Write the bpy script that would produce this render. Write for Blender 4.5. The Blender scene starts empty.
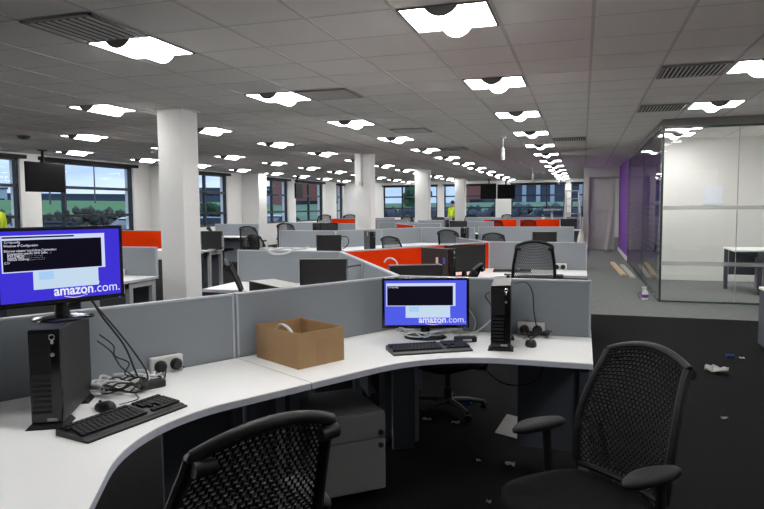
import bpy, bmesh, math, random
from mathutils import Vector, Matrix
random.seed(7)
SC = bpy.context.scene
COL = SC.collection
PI = math.pi
def R(d): return d*PI/180

# ------------------------------------------------------------------ camera
cd = bpy.data.cameras.new('camera'); cam = bpy.data.objects.new('camera', cd); COL.objects.link(cam)
FPX, YAW, PIT, ROL, EYE = 634.76, -.3058, -.0738, -.0077, 1.465
cd.sensor_fit = 'HORIZONTAL'; cd.sensor_width = 36; cd.lens = FPX/764*36
cd.clip_start = .05; cd.clip_end = 400
cy, sy, cp, sp = math.cos(YAW), math.sin(YAW), math.cos(PIT), math.sin(PIT)
FW = Vector((sy*cp, cy*cp, sp)); r0 = Vector((cy, -sy, 0)); u0 = r0.cross(FW)
c_, s_ = math.cos(ROL), math.sin(ROL)
RT = c_*r0 + s_*u0; UP = -s_*r0 + c_*u0
cam.matrix_world = Matrix(((RT.x, UP.x, -FW.x, 0), (RT.y, UP.y, -FW.y, 0), (RT.z, UP.z, -FW.z, EYE), (0, 0, 0, 1)))
SC.camera = cam

# ------------------------------------------------------------------ sky, exposure
w = bpy.data.worlds.new('overcast_sky'); SC.world = w; w.use_nodes = True
nt = w.node_tree; nt.nodes.clear()
wo = nt.nodes.new('ShaderNodeOutputWorld'); bg = nt.nodes.new('ShaderNodeBackground')
tc = nt.nodes.new('ShaderNodeTexCoord'); mp = nt.nodes.new('ShaderNodeMapping'); mp.inputs['Scale'].default_value = (2, 2, 7)
no = nt.nodes.new('ShaderNodeTexNoise'); no.inputs['Scale'].default_value = 2.2; no.inputs['Detail'].default_value = 5
cr = nt.nodes.new('ShaderNodeValToRGB')
cr.color_ramp.elements[0].position = .35; cr.color_ramp.elements[0].color = (.42, .56, .85, 1)
cr.color_ramp.elements[1].position = .65; cr.color_ramp.elements[1].color = (.80, .88, 1.0, 1)
nt.links.new(tc.outputs['Generated'], mp.inputs['Vector']); nt.links.new(mp.outputs[0], no.inputs['Vector'])
nt.links.new(no.outputs['Fac'], cr.inputs['Fac']); nt.links.new(cr.outputs[0], bg.inputs['Color'])
bg.inputs['Strength'].default_value = 1.35
nt.links.new(bg.outputs[0], wo.inputs['Surface'])
SC.view_settings.view_transform = 'Standard'; SC.view_settings.look = 'None'
SC.view_settings.exposure = 0.0; SC.view_settings.gamma = 1.0; SC.view_settings.use_curve_mapping = False
LAMP = 24.0          # radiance of the ceiling light diffusers

# ------------------------------------------------------------------ helpers
def mat(name, col, rough=.6, metal=0, noise=0, nscale=40, bump=0, spec=.5, emit=None, estr=1.0, coords='Object'):
    m = bpy.data.materials.new(name); m.use_nodes = True
    n = m.node_tree.nodes; b = n['Principled BSDF']; l = m.node_tree.links
    b.inputs['Base Color'].default_value = (*col, 1); b.inputs['Roughness'].default_value = rough
    b.inputs['Metallic'].default_value = metal; b.inputs['Specular IOR Level'].default_value = spec
    if noise or bump:
        t = n.new('ShaderNodeTexCoord'); x = n.new('ShaderNodeTexNoise')
        x.inputs['Scale'].default_value = nscale; x.inputs['Detail'].default_value = 6
        l.new(t.outputs[coords], x.inputs['Vector'])
        if noise:
            mx = n.new('ShaderNodeMix'); mx.data_type = 'RGBA'
            mx.inputs['A'].default_value = (*[c*(1-noise) for c in col], 1)
            mx.inputs['B'].default_value = (*[min(1, c*(1+noise)) for c in col], 1)
            l.new(x.outputs['Fac'], mx.inputs['Factor']); l.new(mx.outputs['Result'], b.inputs['Base Color'])
        if bump:
            bp = n.new('ShaderNodeBump'); bp.inputs['Strength'].default_value = bump; bp.inputs['Distance'].default_value = .004
            l.new(x.outputs['Fac'], bp.inputs['Height']); l.new(bp.outputs[0], b.inputs['Normal'])
    if emit:
        b.inputs['Emission Color'].default_value = (*emit, 1); b.inputs['Emission Strength'].default_value = estr
    return m

def glassmat(name, tint, refl=1.0, frost=0):
    m = bpy.data.materials.new(name); m.use_nodes = True
    n = m.node_tree.nodes; l = m.node_tree.links; n.clear()
    o = n.new('ShaderNodeOutputMaterial'); tr = n.new('ShaderNodeBsdfTransparent'); gl = n.new('ShaderNodeBsdfGlossy')
    fr = n.new('ShaderNodeFresnel'); mx = n.new('ShaderNodeMixShader'); ml = n.new('ShaderNodeMath'); ml.operation = 'MULTIPLY'
    tr.inputs['Color'].default_value = (*tint, 1); gl.inputs['Roughness'].default_value = .0 if not frost else .3
    fr.inputs['IOR'].default_value = 1.5; ml.inputs[1].default_value = refl
    l.new(fr.outputs[0], ml.inputs[0]); l.new(ml.outputs[0], mx.inputs[0]); l.new(tr.outputs[0], mx.inputs[1]); l.new(gl.outputs[0], mx.inputs[2])
    out = mx
    if frost:
        df = n.new('ShaderNodeBsdfDiffuse'); df.inputs['Color'].default_value = (.62, .66, .64, 1)
        m2 = n.new('ShaderNodeMixShader'); m2.inputs[0].default_value = frost
        l.new(mx.outputs[0], m2.inputs[1]); l.new(df.outputs[0], m2.inputs[2]); out = m2
    l.new(out.outputs[0], o.inputs['Surface'])
    return m

def emitmat(name, col, s):
    m = bpy.data.materials.new(name); m.use_nodes = True
    n = m.node_tree.nodes; l = m.node_tree.links; n.clear()
    o = n.new('ShaderNodeOutputMaterial'); e = n.new('ShaderNodeEmission')
    e.inputs['Color'].default_value = (*col, 1); e.inputs['Strength'].default_value = s
    l.new(e.outputs[0], o.inputs['Surface']); return m

class MB:
    """collects shapes in one bmesh; build() links them as ONE mesh object"""
    def __init__(s): s.bm = bmesh.new()
    def box(s, x0, x1, y0, y1, z0, z1, m=None, bev=0):
        r = bmesh.ops.create_cube(s.bm, size=1)
        vs = r['verts']
        M = Matrix.Translation(((x0+x1)/2, (y0+y1)/2, (z0+z1)/2)) @ Matrix.Diagonal((abs(x1-x0), abs(y1-y0), abs(z1-z0), 1))
        bmesh.ops.transform(s.bm, matrix=M, verts=vs)
        if bev:
            es = list({e for v in vs for e in v.link_edges})
            rr = bmesh.ops.bevel(s.bm, geom=es, offset=bev, segments=2, affect='EDGES', profile=.5)
            vs = list({v for f in rr['faces'] for v in f.verts} | {v for v in vs if v.is_valid})
        if m is not None: bmesh.ops.transform(s.bm, matrix=m, verts=vs)
        return s
    def prism(s, pts, z0, z1, m=None, axis='z'):
        def P(p, z): return (p[0], p[1], z) if axis == 'z' else ((p[0], z, p[1]) if axis == 'y' else (z, p[0], p[1]))
        a = [s.bm.verts.new(P(p, z0)) for p in pts]; b = [s.bm.verts.new(P(p, z1)) for p in pts]
        fs = [s.bm.faces.new(a), s.bm.faces.new(b)]
        k = len(pts)
        for i in range(k): fs.append(s.bm.faces.new((a[i], a[(i+1) % k], b[(i+1) % k], b[i])))
        bmesh.ops.recalc_face_normals(s.bm, faces=fs)
        if m is not None: bmesh.ops.transform(s.bm, matrix=m, verts=a+b)
        return s
    def lathe(s, prof, seg=20, m=None):
        rows = []
        for r, z in prof:
            rows.append([s.bm.verts.new((r*math.cos(2*PI*i/seg), r*math.sin(2*PI*i/seg), z)) for i in range(seg)])
        fs = []
        for a, b in zip(rows, rows[1:]):
            for i in range(seg): fs.append(s.bm.faces.new((a[i], a[(i+1) % seg], b[(i+1) % seg], b[i])))
        fs.append(s.bm.faces.new(rows[0])); fs.append(s.bm.faces.new(rows[-1]))
        bmesh.ops.recalc_face_normals(s.bm, faces=fs)
        if m is not None: bmesh.ops.transform(s.bm, matrix=m, verts=[v for q in rows for v in q])
        return s
    def tube(s, path, r, seg=8, m=None, closed=False):
        path = [Vector(p) for p in path]; n = len(path); rows = []
        rr = r if isinstance(r, (list, tuple)) else [r]*n
        prev = None
        for i, p in enumerate(path):
            if closed: t = path[(i+1) % n]-path[i-1]
            else: t = path[min(i+1, n-1)]-path[max(i-1, 0)]
            t.normalize()
            if prev is None:
                up = Vector((0, 0, 1)) if abs(t.z) < .9 else Vector((1, 0, 0))
                a = t.cross(up).normalized()
            else:
                a = (prev - t*prev.dot(t)).normalized()
            prev = a; b = t.cross(a)
            rows.append([s.bm.verts.new(p+(a*math.cos(2*PI*k/seg)+b*math.sin(2*PI*k/seg))*rr[i]) for k in range(seg)])
        fs = []
        for a, b in (list(zip(rows, rows[1:])) + ([(rows[-1], rows[0])] if closed else [])):
            for k in range(seg): fs.append(s.bm.faces.new((a[k], a[(k+1) % seg], b[(k+1) % seg], b[k])))
        if not closed: fs.append(s.bm.faces.new(rows[0])); fs.append(s.bm.faces.new(rows[-1]))
        bmesh.ops.recalc_face_normals(s.bm, faces=fs)
        if m is not None: bmesh.ops.transform(s.bm, matrix=m, verts=[v for q in rows for v in q])
        return s
    def grid(s, f, nu, nv):
        vs = [[s.bm.verts.new(f(i/nu, j/nv)) for j in range(nv+1)] for i in range(nu+1)]
        fs = [s.bm.faces.new((vs[i][j], vs[i+1][j], vs[i+1][j+1], vs[i][j+1])) for i in range(nu) for j in range(nv)]
        return fs
    def build(s, name, m, parent=None, smooth=False, loc=None, rz=0):
        me = bpy.data.meshes.new(name)
        if smooth:
            for f in s.bm.faces: f.smooth = True
            for e in s.bm.edges:
                if len(e.link_faces) == 2 and e.calc_face_angle(0) > R(40): e.smooth = False
        s.bm.to_mesh(me); s.bm.free()
        for q in (m if isinstance(m, (list, tuple)) else [m]): me.materials.append(q)
        o = bpy.data.objects.new(name, me); COL.objects.link(o)
        if parent is not None: o.parent = parent
        if loc is not None: o.location = loc
        if rz: o.rotation_euler.z = rz
        return o

def tag(o, label=None, cat=None, group=None, kind=None):
    if label: o['label'] = label
    if cat: o['category'] = cat
    if group: o['group'] = group
    if kind: o['kind'] = kind
    return o
def thing(name, loc, rz=0, label=None, cat=None, group=None):
    o = bpy.data.objects.new(name, None); COL.objects.link(o); o.empty_display_size = .1
    o.location = loc; o.rotation_euler = (0, 0, rz); return tag(o, label, cat, group)
def struct(mb, name, m, **k): return tag(mb.build(name, m, **k), kind='structure')
KIDS = {}
def kids(o):
    return [c for c in COL.objects if c.parent is o]
def dup(root, loc, rz, label, group=None, scale=None):
    ch = KIDS.get(root.name)
    if ch is None:
        ch = [(c, kids(c)) for c in kids(root)]; KIDS[root.name] = ch
    r = root.copy(); COL.objects.link(r); r.location = loc; r.rotation_euler = (0, 0, rz); r['label'] = label
    if group: r['group'] = group
    if scale: r.scale = scale
    for c, g in ch:
        d = c.copy(); COL.objects.link(d); d.parent = r
        for e in g:
            h = e.copy(); COL.objects.link(h); h.parent = d
    return r
def T(x, y, z): return Matrix.Translation((x, y, z))
def RZ(a): return Matrix.Rotation(a, 4, 'Z')
def RX(a): return Matrix.Rotation(a, 4, 'X')
def RY(a): return Matrix.Rotation(a, 4, 'Y')
def smoothpath(pts, k=6):
    P = [Vector(p) for p in pts]; out = []
    for i in range(len(P)-1):
        p0, p1, p2, p3 = P[max(i-1, 0)], P[i], P[i+1], P[min(i+2, len(P)-1)]
        for j in range(k):
            t = j/k
            out.append(.5*((2*p1)+(-p0+p2)*t+(2*p0-5*p1+4*p2-p3)*t*t+(-p0+3*p1-3*p2+p3)*t**3))
    out.append(P[-1]); return out
def text_mesh(txt, size, offset=0):
    c = bpy.data.curves.new('lettering', 'FONT'); c.body = txt; c.size = size; c.offset = offset; c.fill_mode = 'FRONT'
    o = bpy.data.objects.new('lettering', c); COL.objects.link(o)
    dg = bpy.context.evaluated_depsgraph_get()
    me = bpy.data.meshes.new_from_object(o.evaluated_get(dg)); bpy.data.objects.remove(o)
    return me
def inview(x, y, z):
    v = Vector((x, y, z-EYE)); d = v.dot(FW)
    if d < .1: return False
    px = 382+FPX*v.dot(RT)/d; py = 254.5-FPX*v.dot(UP)/d
    return -5 < px < 770 and -5 < py < 514
ORD = ['', 'first', 'second', 'third', 'fourth', 'fifth', 'sixth', 'seventh', 'eighth', 'ninth', 'tenth', 'eleventh', 'twelfth', 'thirteenth']

# ------------------------------------------------------------------ materials
M = {}
M['ceil'] = mat('mineral_ceiling_tile', (.84, .81, .78), .95, noise=.05, nscale=60, bump=.15)
M['tbar'] = mat('ceiling_grid_metal', (.62, .60, .58), .8)
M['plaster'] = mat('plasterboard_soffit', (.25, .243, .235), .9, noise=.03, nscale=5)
M['wall'] = mat('white_emulsion_wall', (.86, .86, .84), .85, noise=.03, nscale=3)
M['cream'] = mat('cream_wall', (.80, .785, .76), .85, noise=.03, nscale=3)
M['beige'] = mat('beige_partition', (.62, .61, .56), .85, noise=.03, nscale=3)
M['purple'] = mat('purple_wall', (.16, .035, .33), .8)
M['colm'] = mat('white_column_paint', (.86, .86, .84), .8, noise=.02, nscale=4)
M['dark_carpet'] = mat('charcoal_carpet', (.0070, .0070, .0075), .97, noise=.5, nscale=90, bump=.6, spec=.1)
M['grey_carpet'] = mat('grey_carpet_tile', (.178, .186, .182), .97, noise=.25, nscale=14, bump=.3, spec=.1)
M['white_top'] = mat('white_desktop', (.88, .885, .875), .42, noise=.015, nscale=6)
M['desk_edge'] = mat('pale_desk_edge', (.55, .57, .66), .5)
M['fab'] = mat('blue_grey_screen_fabric', (.262, .288, .315), .92, noise=.08, nscale=220, bump=.15, spec=.2)
M['trim'] = mat('grey_screen_trim', (.42, .45, .49), .5)
M['orange'] = mat('orange_screen_fabric', (.70, .036, .001), .95, noise=.04, nscale=220, bump=.15, spec=.08)
M['leg'] = mat('blue_grey_desk_metal', (.10, .11, .14), .55)
M['modesty'] = mat('blue_grey_board', (.10, .11, .14), .7)
M['silver'] = mat('grey_painted_steel', (.33, .34, .35), .5)
M['black'] = mat('black_plastic', (.012, .012, .013), .45, noise=.2, nscale=200)
M['gloss'] = mat('gloss_black_plastic', (.008, .008, .009), .12)
M['blackmatt'] = mat('matt_black_plastic', (.010, .010, .011), .62, spec=.35)
M['chairframe'] = mat('graphite_chair_frame', (.014, .014, .015), .5, spec=.4)
M['chairmesh'] = mat('black_chair_cells', (.008, .008, .009), .6, spec=.3)
M['seatfab'] = mat('black_seat_fabric', (.006, .006, .0065), .95, spec=.15, noise=.3, nscale=200, bump=.3)
M['towercase'] = mat('black_steel_case', (.013, .013, .014), .45)
M['towertop'] = mat('dusty_grey_case', (.10, .10, .10), .45)
M['chrome'] = mat('chrome', (.7, .7, .7), .2, metal=1)
M['alu'] = mat('brushed_aluminium', (.62, .63, .65), .35, metal=.9)
M['whitep'] = mat('white_plastic', (.78, .78, .76), .4)
M['wcable'] = mat('white_cable', (.62, .63, .64), .5)
M['bcable'] = mat('black_cable', (.01, .01, .011), .45)
M['card'] = mat('brown_cardboard', (.38, .235, .115), .85, noise=.08, nscale=18, bump=.05)
M['tape'] = mat('brown_parcel_tape', (.34, .20, .095), .35)
M['paper'] = mat('white_paper', (.72, .71, .68), .8)
M['bluep'] = mat('blue_plastic', (.02, .10, .45), .4)
M['pine'] = mat('pine_timber', (.62, .47, .27), .7, noise=.15, nscale=12)
M['greytimber'] = mat('primed_timber', (.5, .48, .45), .7, noise=.1, nscale=12)
M['vent'] = mat('vent_dark', (.05, .05, .05), .7)
M['slat'] = mat('vent_slats', (.62, .60, .58), .6)
M['ventrim'] = mat('vent_frame', (.30, .29, .28), .6)
M['frame'] = mat('dark_window_frame', (.022, .028, .038), .45)
M['pane'] = glassmat('window_glass', (.92, .96, 1.0), .006)
M['gpane'] = glassmat('partition_glass', (.965, .975, .97), .7)
M['gedge'] = mat('green_glass_edge', (.03, .07, .06), .2)
M['frost'] = glassmat('frosted_band', (.88, .90, .88), .5, .32)
M['frost2'] = glassmat('faint_frosted_band', (.985, .99, .985), .0, .03)
M['lampon'] = emitmat('lit_diffuser', (1, .985, .97), LAMP)
M['lampcap'] = mat('lamp_end_cap', (.22, .21, .21), .7)
M['lamptrim'] = mat('lamp_frame', (.55, .54, .53), .5)
M['lampframe'] = mat('lamp_rim', (.16, .155, .15), .6)
M['grass'] = mat('wet_grass', (.10, .25, .085), .95, noise=.5, nscale=.7)
M['asphalt'] = mat('car_park_asphalt', (.10, .11, .12), .85, noise=.2, nscale=3)
M['grass2'] = mat('pale_wet_grass', (.15, .26, .16), .95, noise=.4, nscale=.7)
M['hedge2'] = mat('bluish_hedge_leaves', (.075, .10, .12), .95, noise=.5, nscale=6)
M['hedge'] = mat('hedge_leaves', (.085, .095, .075), .95, noise=.6, nscale=6)
M['bush'] = mat('bush_leaves', (.045, .10, .05), .95, noise=.6, nscale=8)
M['brick'] = mat('red_brick', (.26, .10, .085), .9, noise=.2, nscale=5)
M['slate'] = mat('dark_cladding', (.055, .075, .12), .6)
M['palecl'] = mat('pale_cladding', (.45, .52, .62), .6)
M['carpaint'] = mat('silver_blue_car_paint', (.35, .45, .62), .25)
M['carwhite'] = mat('white_car_paint', (.7, .75, .85), .25)
M['carnavy'] = mat('navy_car_paint', (.012, .016, .05), .25)
M['carglass'] = mat('car_glass', (.03, .045, .06), .08)
M['tyre'] = mat('tyre_rubber', (.012, .012, .012), .8)
M['hivis'] = mat('hi_vis_yellow', (.62, .80, .03), .8)
M['skin'] = mat('skin', (.45, .26, .18), .6)
M['hair'] = mat('dark_hair', (.02, .014, .01), .8)
M['trouser'] = mat('navy_trousers', (.02, .022, .035), .9)
M['scr_blue'] = emitmat('screen_violet_blue', (.052, .034, .66), 1.0)
M['scr_blue2'] = emitmat('screen_light_blue', (.085, .11, .80), 1.0)
M['scr_white'] = emitmat('screen_white', (.62, .68, .95), 1.0)
M['scr_pale'] = emitmat('screen_pale', (.55, .70, .85), 1.0)
M['scr_black'] = emitmat('screen_black', (.006, .005, .012), 1.0)
M['scr_text'] = emitmat('screen_text', (.80, .82, .95), 1.0)
M['scr_smile'] = emitmat('screen_smile', (.80, .62, .80), 1.0)
M['scr_icon'] = emitmat('screen_sky_blue', (.38, .62, .9), 1.0)
M['tvblack'] = mat('television_black', (.004, .004, .0045), .5, spec=.12)
M['scr_off'] = mat('unlit_screen', (.03, .031, .032), .3)
M['poster'] = mat('whiteboard_sheet', (.82, .86, .92), .5)

# ------------------------------------------------------------------ structure
H = 2.75; XL = -12.0; YF = 31.5; XR = 4.6; YB = -4.5
b = MB(); b.box(XL-.3, XR, YB, 9.0, -.12, 0); struct(b, 'floor', M['dark_carpet'])
b = MB(); b.box(XL-.3, .12, 9.0, YF+.3, -.12, 0); struct(b, 'floor', M['dark_carpet'])
b = MB(); b.box(.12, XR, 9.0, YF+.3, -.12, 0); struct(b, 'floor', M['grey_carpet'])
GX, GY, TX, TY = -1.1897, 4.0523, .6204, .6
b = MB(); b.box(XL-.3, XR, YB, YF+.3, H, H+.12); struct(b, 'ceiling', M['ceil'])
b = MB()
for i in range(-18, 10):
    x = GX+TX*i
    if XL < x < XR: b.box(x-.012, x+.012, YB, YF, H-.004, H)
for j in range(-14, 46):
    y = GY+TY*j
    if YB < y < YF: b.box(XL, XR, y-.004, y+.004, H-.002, H)
tag(b.build('ceiling_grid', M['tbar']), kind='structure')
# soffit beside the glass room and at the end of the aisle
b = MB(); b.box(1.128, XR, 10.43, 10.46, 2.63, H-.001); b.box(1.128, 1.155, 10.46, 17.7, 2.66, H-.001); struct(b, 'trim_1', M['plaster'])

def wall_with_holes(name, axis, pos, thick, a0, a1, holes, m):
    """wall along axis ('x' or 'y'), holes = [(a0,a1,z0,z1)] sorted"""
    b = MB()
    def bx(p0, p1, z0, z1):
        if p1-p0 < 1e-4 or z1-z0 < 1e-4: return
        if axis == 'y': b.box(pos-thick, pos, p0, p1, z0, z1)
        else: b.box(p0, p1, pos, pos+thick, z0, z1)
    cur = a0
    for h0, h1, z0, z1 in holes:
        bx(cur, h0, 0, H); bx(h0, h1, 0, z0); bx(h0, h1, z1, H); cur = h1
    bx(cur, a1, 0, H); return struct(b, name, m)
LW = [(.2, 3.3), (4.2, 7.4), (8.1, 11.19), (11.75, 14.96), (17.2, 19.9), (22.0, 24.78), (25.5, 28.6), (30.35, 31.3)]
wall_with_holes('wall_left', 'y', XL, .3, YB, YF+.3, [(p, q, .86, 2.64) for p, q in LW], M['wall'])
FWN = [(-9.85, -7.0), (-6.65, -4.08), (-3.32, -.80), (-.52, .05)]
wall_with_holes('wall_far', 'x', YF, .3, XL, XR, [(p, q, .95, 2.55) for p, q in FWN], M['wall'])
b = MB(); b.box(XR, XR+.15, YB, YF+.3, 0, H); struct(b, 'wall_right', M['wall'])
b = MB(); b.box(XL-.3, XR+.15, YB-.15, YB, 0, H); struct(b, 'wall_back', M['wall'])
wn = 1
def window(axis, pos, a0, a1, z0, z1, mulls, trans, blind=True):
    global wn
    b = MB(); t = .035
    def bx(p0, p1, q0, q1, d0=.06, d1=.16):
        if axis == 'y': b.box(pos-d1, pos-d0, p0, p1, q0, q1)
        else: b.box(p0, p1, pos+d0, pos+d1, q0, q1)
    bx(a0, a1, z0, z0+.06); bx(a0, a1, z1-.06, z1); bx(a0, a0+.06, z0, z1); bx(a1-.06, a1, z0, z1)
    for x in mulls: bx(x-t, x+t, z0, z1)
    for z in trans: bx(a0, a1, z-t, z+t)
    o = struct(b, 'window_%d' % wn, M['frame']); wn += 1
    g = MB()
    if axis == 'y': g.box(pos-.115, pos-.105, a0+.03, a1-.03, z0+.03, z1-.03)
    else: g.box(a0+.03, a1-.03, pos+.105, pos+.115, z0+.03, z1-.03)
    g.build('pane', M['pane'], o)
    if blind:
        g = MB()
        if axis == 'y': g.box(pos+.002, pos+.09, a0-.05, a1+.12, z1-.02, z1+.06)
        else: g.box(a0-.04, a1+.04, pos-.09, pos-.002, z1-.02, z1+.05)
        g.build('roller_blind', M['blackmatt'], o)
    return o
for k, (p, q) in enumerate(LW):
    mm = [p+.78] if k in (0, 1, 3) else ([p+.75] if k == 2 else [(p+q)/2+.05])
    window('y', XL, p, q, .86, 2.64, mm if k < 7 else [], (2.02, 1.32))
for k, (p, q) in enumerate(FWN):
    window('x', YF, p, q, .95, 2.55, [[-8.85], [-5.6], [-1.65], []][k], (2.0, 1.42))
# piers against the left wall, free-standing columns
def column(x0, x1, y0, y1, cap=False):
    b = MB(); b.box(x0, x1, y0, y1, 0, H-.012, bev=.006)
    o = struct(b, 'column', M['colm'])
    if cap:
        c = MB(); c.box(x0-.025, x1+.025, y0-.025, y1+.025, H-.012, H-.001); c.build('cap', M['tbar'], o)
    return o
column(XL, -11.45, 15.7, 16.6); column(XL, -11.3, 20.9, 21.5)
column(-5.25, -4.89, 7.04, 7.40, True); 
colB = column(-5.19, -4.80, 14.33, 14.70, True); column(-5.52, -5.05, 21.3, 21.7); column(-5.5, -5.05, 28.4, 28.8)
b = MB(); b.box(-5.035, -5.005, 14.30, 14.329, 2.08, H-.013); b.box(-5.06, -4.98, 14.28, 14.329, 1.98, 2.08); b.build('conduit', M['lamptrim'], colB)
# end of the aisle: partition wall, purple wall
b = MB(); b.box(.2, 1.03, 22.6, 22.75, 0, 2.42); b.box(.02, .2, 22.4, 22.8, 0, H); b.box(.2, 1.15, 22.4, 22.8, 2.42, H); struct(b, 'wall_end', M['beige'])
b = MB(); b.box(1.15, 1.3, 17.72, 22.4, 0, H); b.box(1.3, XR, 17.72, 17.87, 0, H); struct(b, 'wall_purple', M['purple'])
b = MB(); b.box(1.125, 1.149, 17.72, 22.4, 0, .11); struct(b, 'baseboard_purple', M['whitep'])
# glass room
b = MB(); b.box(1.45, XR, 13.62, 13.75, 0, H); struct(b, 'wall_room', M['cream'])
b = MB(); b.box(1.45, XR, 13.59, 13.619, 0, .12); struct(b, 'baseboard_room', M['whitep'])
gw = MB(); gw.box(1.14, XR, 10.44, 10.452, .02, 2.62); gw = struct(gw, 'wall_glass_front', M['gpane'])
q = MB(); q.box(1.125, XR, 10.42, 10.47, 0, .025); q.box(1.125, XR, 10.42, 10.47, 2.60, 2.629); q.box(1.125, 1.155, 10.425, 10.465, .025, 2.60); q.build('channel', M['gedge'], gw)
q = MB(); q.box(2.155, 2.163, 10.438, 10.454, .03, 2.6); q.build('joint', M['silver'], gw)
q = MB(); q.box(1.16, XR, 10.436, 10.4385, 1.40, 1.455); q.box(1.16, XR, 10.436, 10.4385, .56, .62); q.build('frosted_band', M['frost'], gw)
gs = MB(); gs.box(1.135, 1.147, 10.47, 17.7, .02, 2.655); gs = struct(gs, 'wall_glass_side', M['gpane'])
q = MB(); q.box(1.12, 1.162, 10.47, 17.7, 0, .025); q.box(1.12, 1.162, 10.47, 17.7, 2.635, 2.659)
q.box(1.13, 1.152, 17.66, 17.71, .02, 2.64); q.box(1.133, 1.149, 13.6, 13.615, .02, 2.64); q.build('channel', M['gedge'], gs)
q = MB()
for k in range(12): q.box(1.130, 1.133, 10.6, 17.6, .42+.095*k, .47+.095*k)
q.build('frosted_band', M['frost2'], gs)

# ------------------------------------------------------------------ ceiling lights
def make_light():
    t = thing('ceiling_light', (0, 0, H), 0, 'x', 'ceiling light')
    hx, hy = TX/2-.012, TY/2-.012
    b = MB(); e = .016
    for (x0, x1, y0, y1) in ((-hx, hx, -hy, -hy+e), (-hx, hx, hy-e, hy), (-hx, -hx+e, -hy, hy), (hx-e, hx, -hy, hy)): b.box(x0, x1, y0, y1, -.009, .001)
    b.build('frame', M['lampframe'], t)
    b = MB(); b.box(-hx+e, hx-e, -hy+e, hy-e, -.006, -.002); b.build('diffuser', M['lampon'], t)
    R0, n = .115, 14; a0 = math.asin(.1/R0); zc = R0*math.cos(a0)
    arc = [(R0*math.sin(-a0+2*a0*i/n), zc-R0*math.cos(-a0+2*a0*i/n)-.006) for i in range(n+1)]
    b = MB(); b.prism(arc, -hy+e+.004, hy-e-.004, axis='y'); b.build('drum', M['lampon'], t, smooth=True)
    for y0, y1, kx, kz in ((-hy-.003, -hy+.003, 1.12, 1.12), (hy-e-.004, hy-e+.004, .985, .985)):
        b = MB(); b.prism([(x*kx, z*kz) for x, z in arc], y0, y1, axis='y'); b.build('end_cap', M['lampcap'], t)
    return t
ROWS = {2: 'row added to brighten the glass room', 1: 'row running over the glass room', 0: 'row along the aisle edge', -1: 'second row left of the aisle', -2: 'third row left of the aisle', -3: 'fourth row left of the aisle', -4: 'row beside the left window wall'}
L0 = None
for k in range(2, -5, -1):
    nseen = 0
    for j in range(-2, 12):
        x = GX+TX/2+4*TX*k; y = GY+TY/2+4*TY*j
        if k == 1 and j > 5 or k == 2 and j != 3: continue  # rightmost row: a single unseen lamp, added to brighten the glass room
        if k == 1 and 13.3 < y < 14: continue
        v = inview(x, y, H); nseen += v
        if not v and j < -1: continue
        lab = 'square recessed ceiling light, %s from the camera in the %s' % (ORD[max(nseen, 1)] if v else 'just above the frame, nearest', ROWS[k])
        if not v: lab = 'ceiling light outside the frame, %s, %d metres ahead' % (ROWS[k], round(y))
        z = H-.0012
        if L0 is None:
            L0 = make_light(); L0.location = (x, y, z); L0['label'] = lab; L0['group'] = 'recessed square ceiling lights'
        else: dup(L0, (x, y, z), 0, lab)

dup(L0, (GX+TX*4.5, GY+TY*14.5, H-.0012), 0, 'square recessed ceiling light inside the glass room, nearer its cream back wall')
def vent(x, y, lab, n=13, parts=True, sx=TX, sy=TY):
    t = thing('ceiling_vent', (x, y, H-.007), 0, lab, 'ceiling vent', 'ceiling vents')
    hx, hy = sx/2-.015, sy/2-.015; b = MB()
    for (x0, x1, y0, y1) in ((-hx, hx, -hy, -hy+.03), (-hx, hx, hy-.03, hy), (-hx, -hx+.03, -hy, hy), (hx-.03, hx, -hy, hy)): b.box(x0, x1, y0, y1, -.012, 0)
    b.build('frame', M['ventrim'], t)
    b = MB(); b.box(-hx+.03, hx-.03, -hy+.03, hy-.03, -.002, 0); b.build('backing', M['vent'], t)
    b = MB()
    for i in range(n):
        xx = -hx+.03+(2*hx-.06)*(i+.5)/n
        b.box(-.0105, .0105, -hy+.03, hy-.03, -.0015, .0015, T(xx, 0, -.012) @ RY(R(-22)))
    b.build('slats', M['slat'], t)
vent(GX+TX*3.5, GY+TY*4.5, 'square slatted ceiling vent left of the nearest light over the glass room')
vent(GX+TX*3.5, GY+TY*8.5, 'square slatted ceiling vent beside the second light over the glass room')
vent(GX-TX*2.5, GY+TY*4.5, 'square slatted ceiling vent right of the second light of the second row')
vent(GX-TX*2.5, GY+TY*10.5, 'narrow looking dark ceiling vent above the second column')
vent(GX-TX*2.5, GY+TY*16.5, 'small far ceiling vent beyond the second column to the right')
vent(GX+TX*1.5, GY+TY*14.5, 'far ceiling vent just right of the aisle edge lights')
vent(GX-TX*3.5, GY-TY*.5, 'large ceiling cassette at the top left picture edge', n=8)
def detector(x, y, lab, drop=.05, r=.05, name='smoke_detector'):
    t = thing(name, (x, y, H-.0), 0, lab, 'smoke detector' if name == 'smoke_detector' else 'wireless antenna')
    b = MB(); b.lathe([(r*1.1, -.02), (r*1.1, 0)], 16); b.build('base_plate', M['lamptrim'], t)
    b = MB()
    if name == 'smoke_detector': b.lathe([(r*.3, -drop), (r*.8, -drop*.8), (r, -.02)], 16)
    else: b.lathe([(.028, -drop), (.034, -drop+.01), (.034, -drop+.2), (.008, -drop+.22), (.008, -.02)], 12)
    b.build('sensor_head' if name == 'smoke_detector' else 'antenna_tube', M['vent'] if r > .09 else M['whitep'], t, smooth=True)
detector(-9.1, 8.6, 'dark round smoke detector on the ceiling above the left windows', .08, .11)
detector(-9.1, 12.0, 'white smoke detector on the ceiling just left of the near column')
detector(-8.3, 17.2, 'white smoke detector on the ceiling right of the near column')
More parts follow.
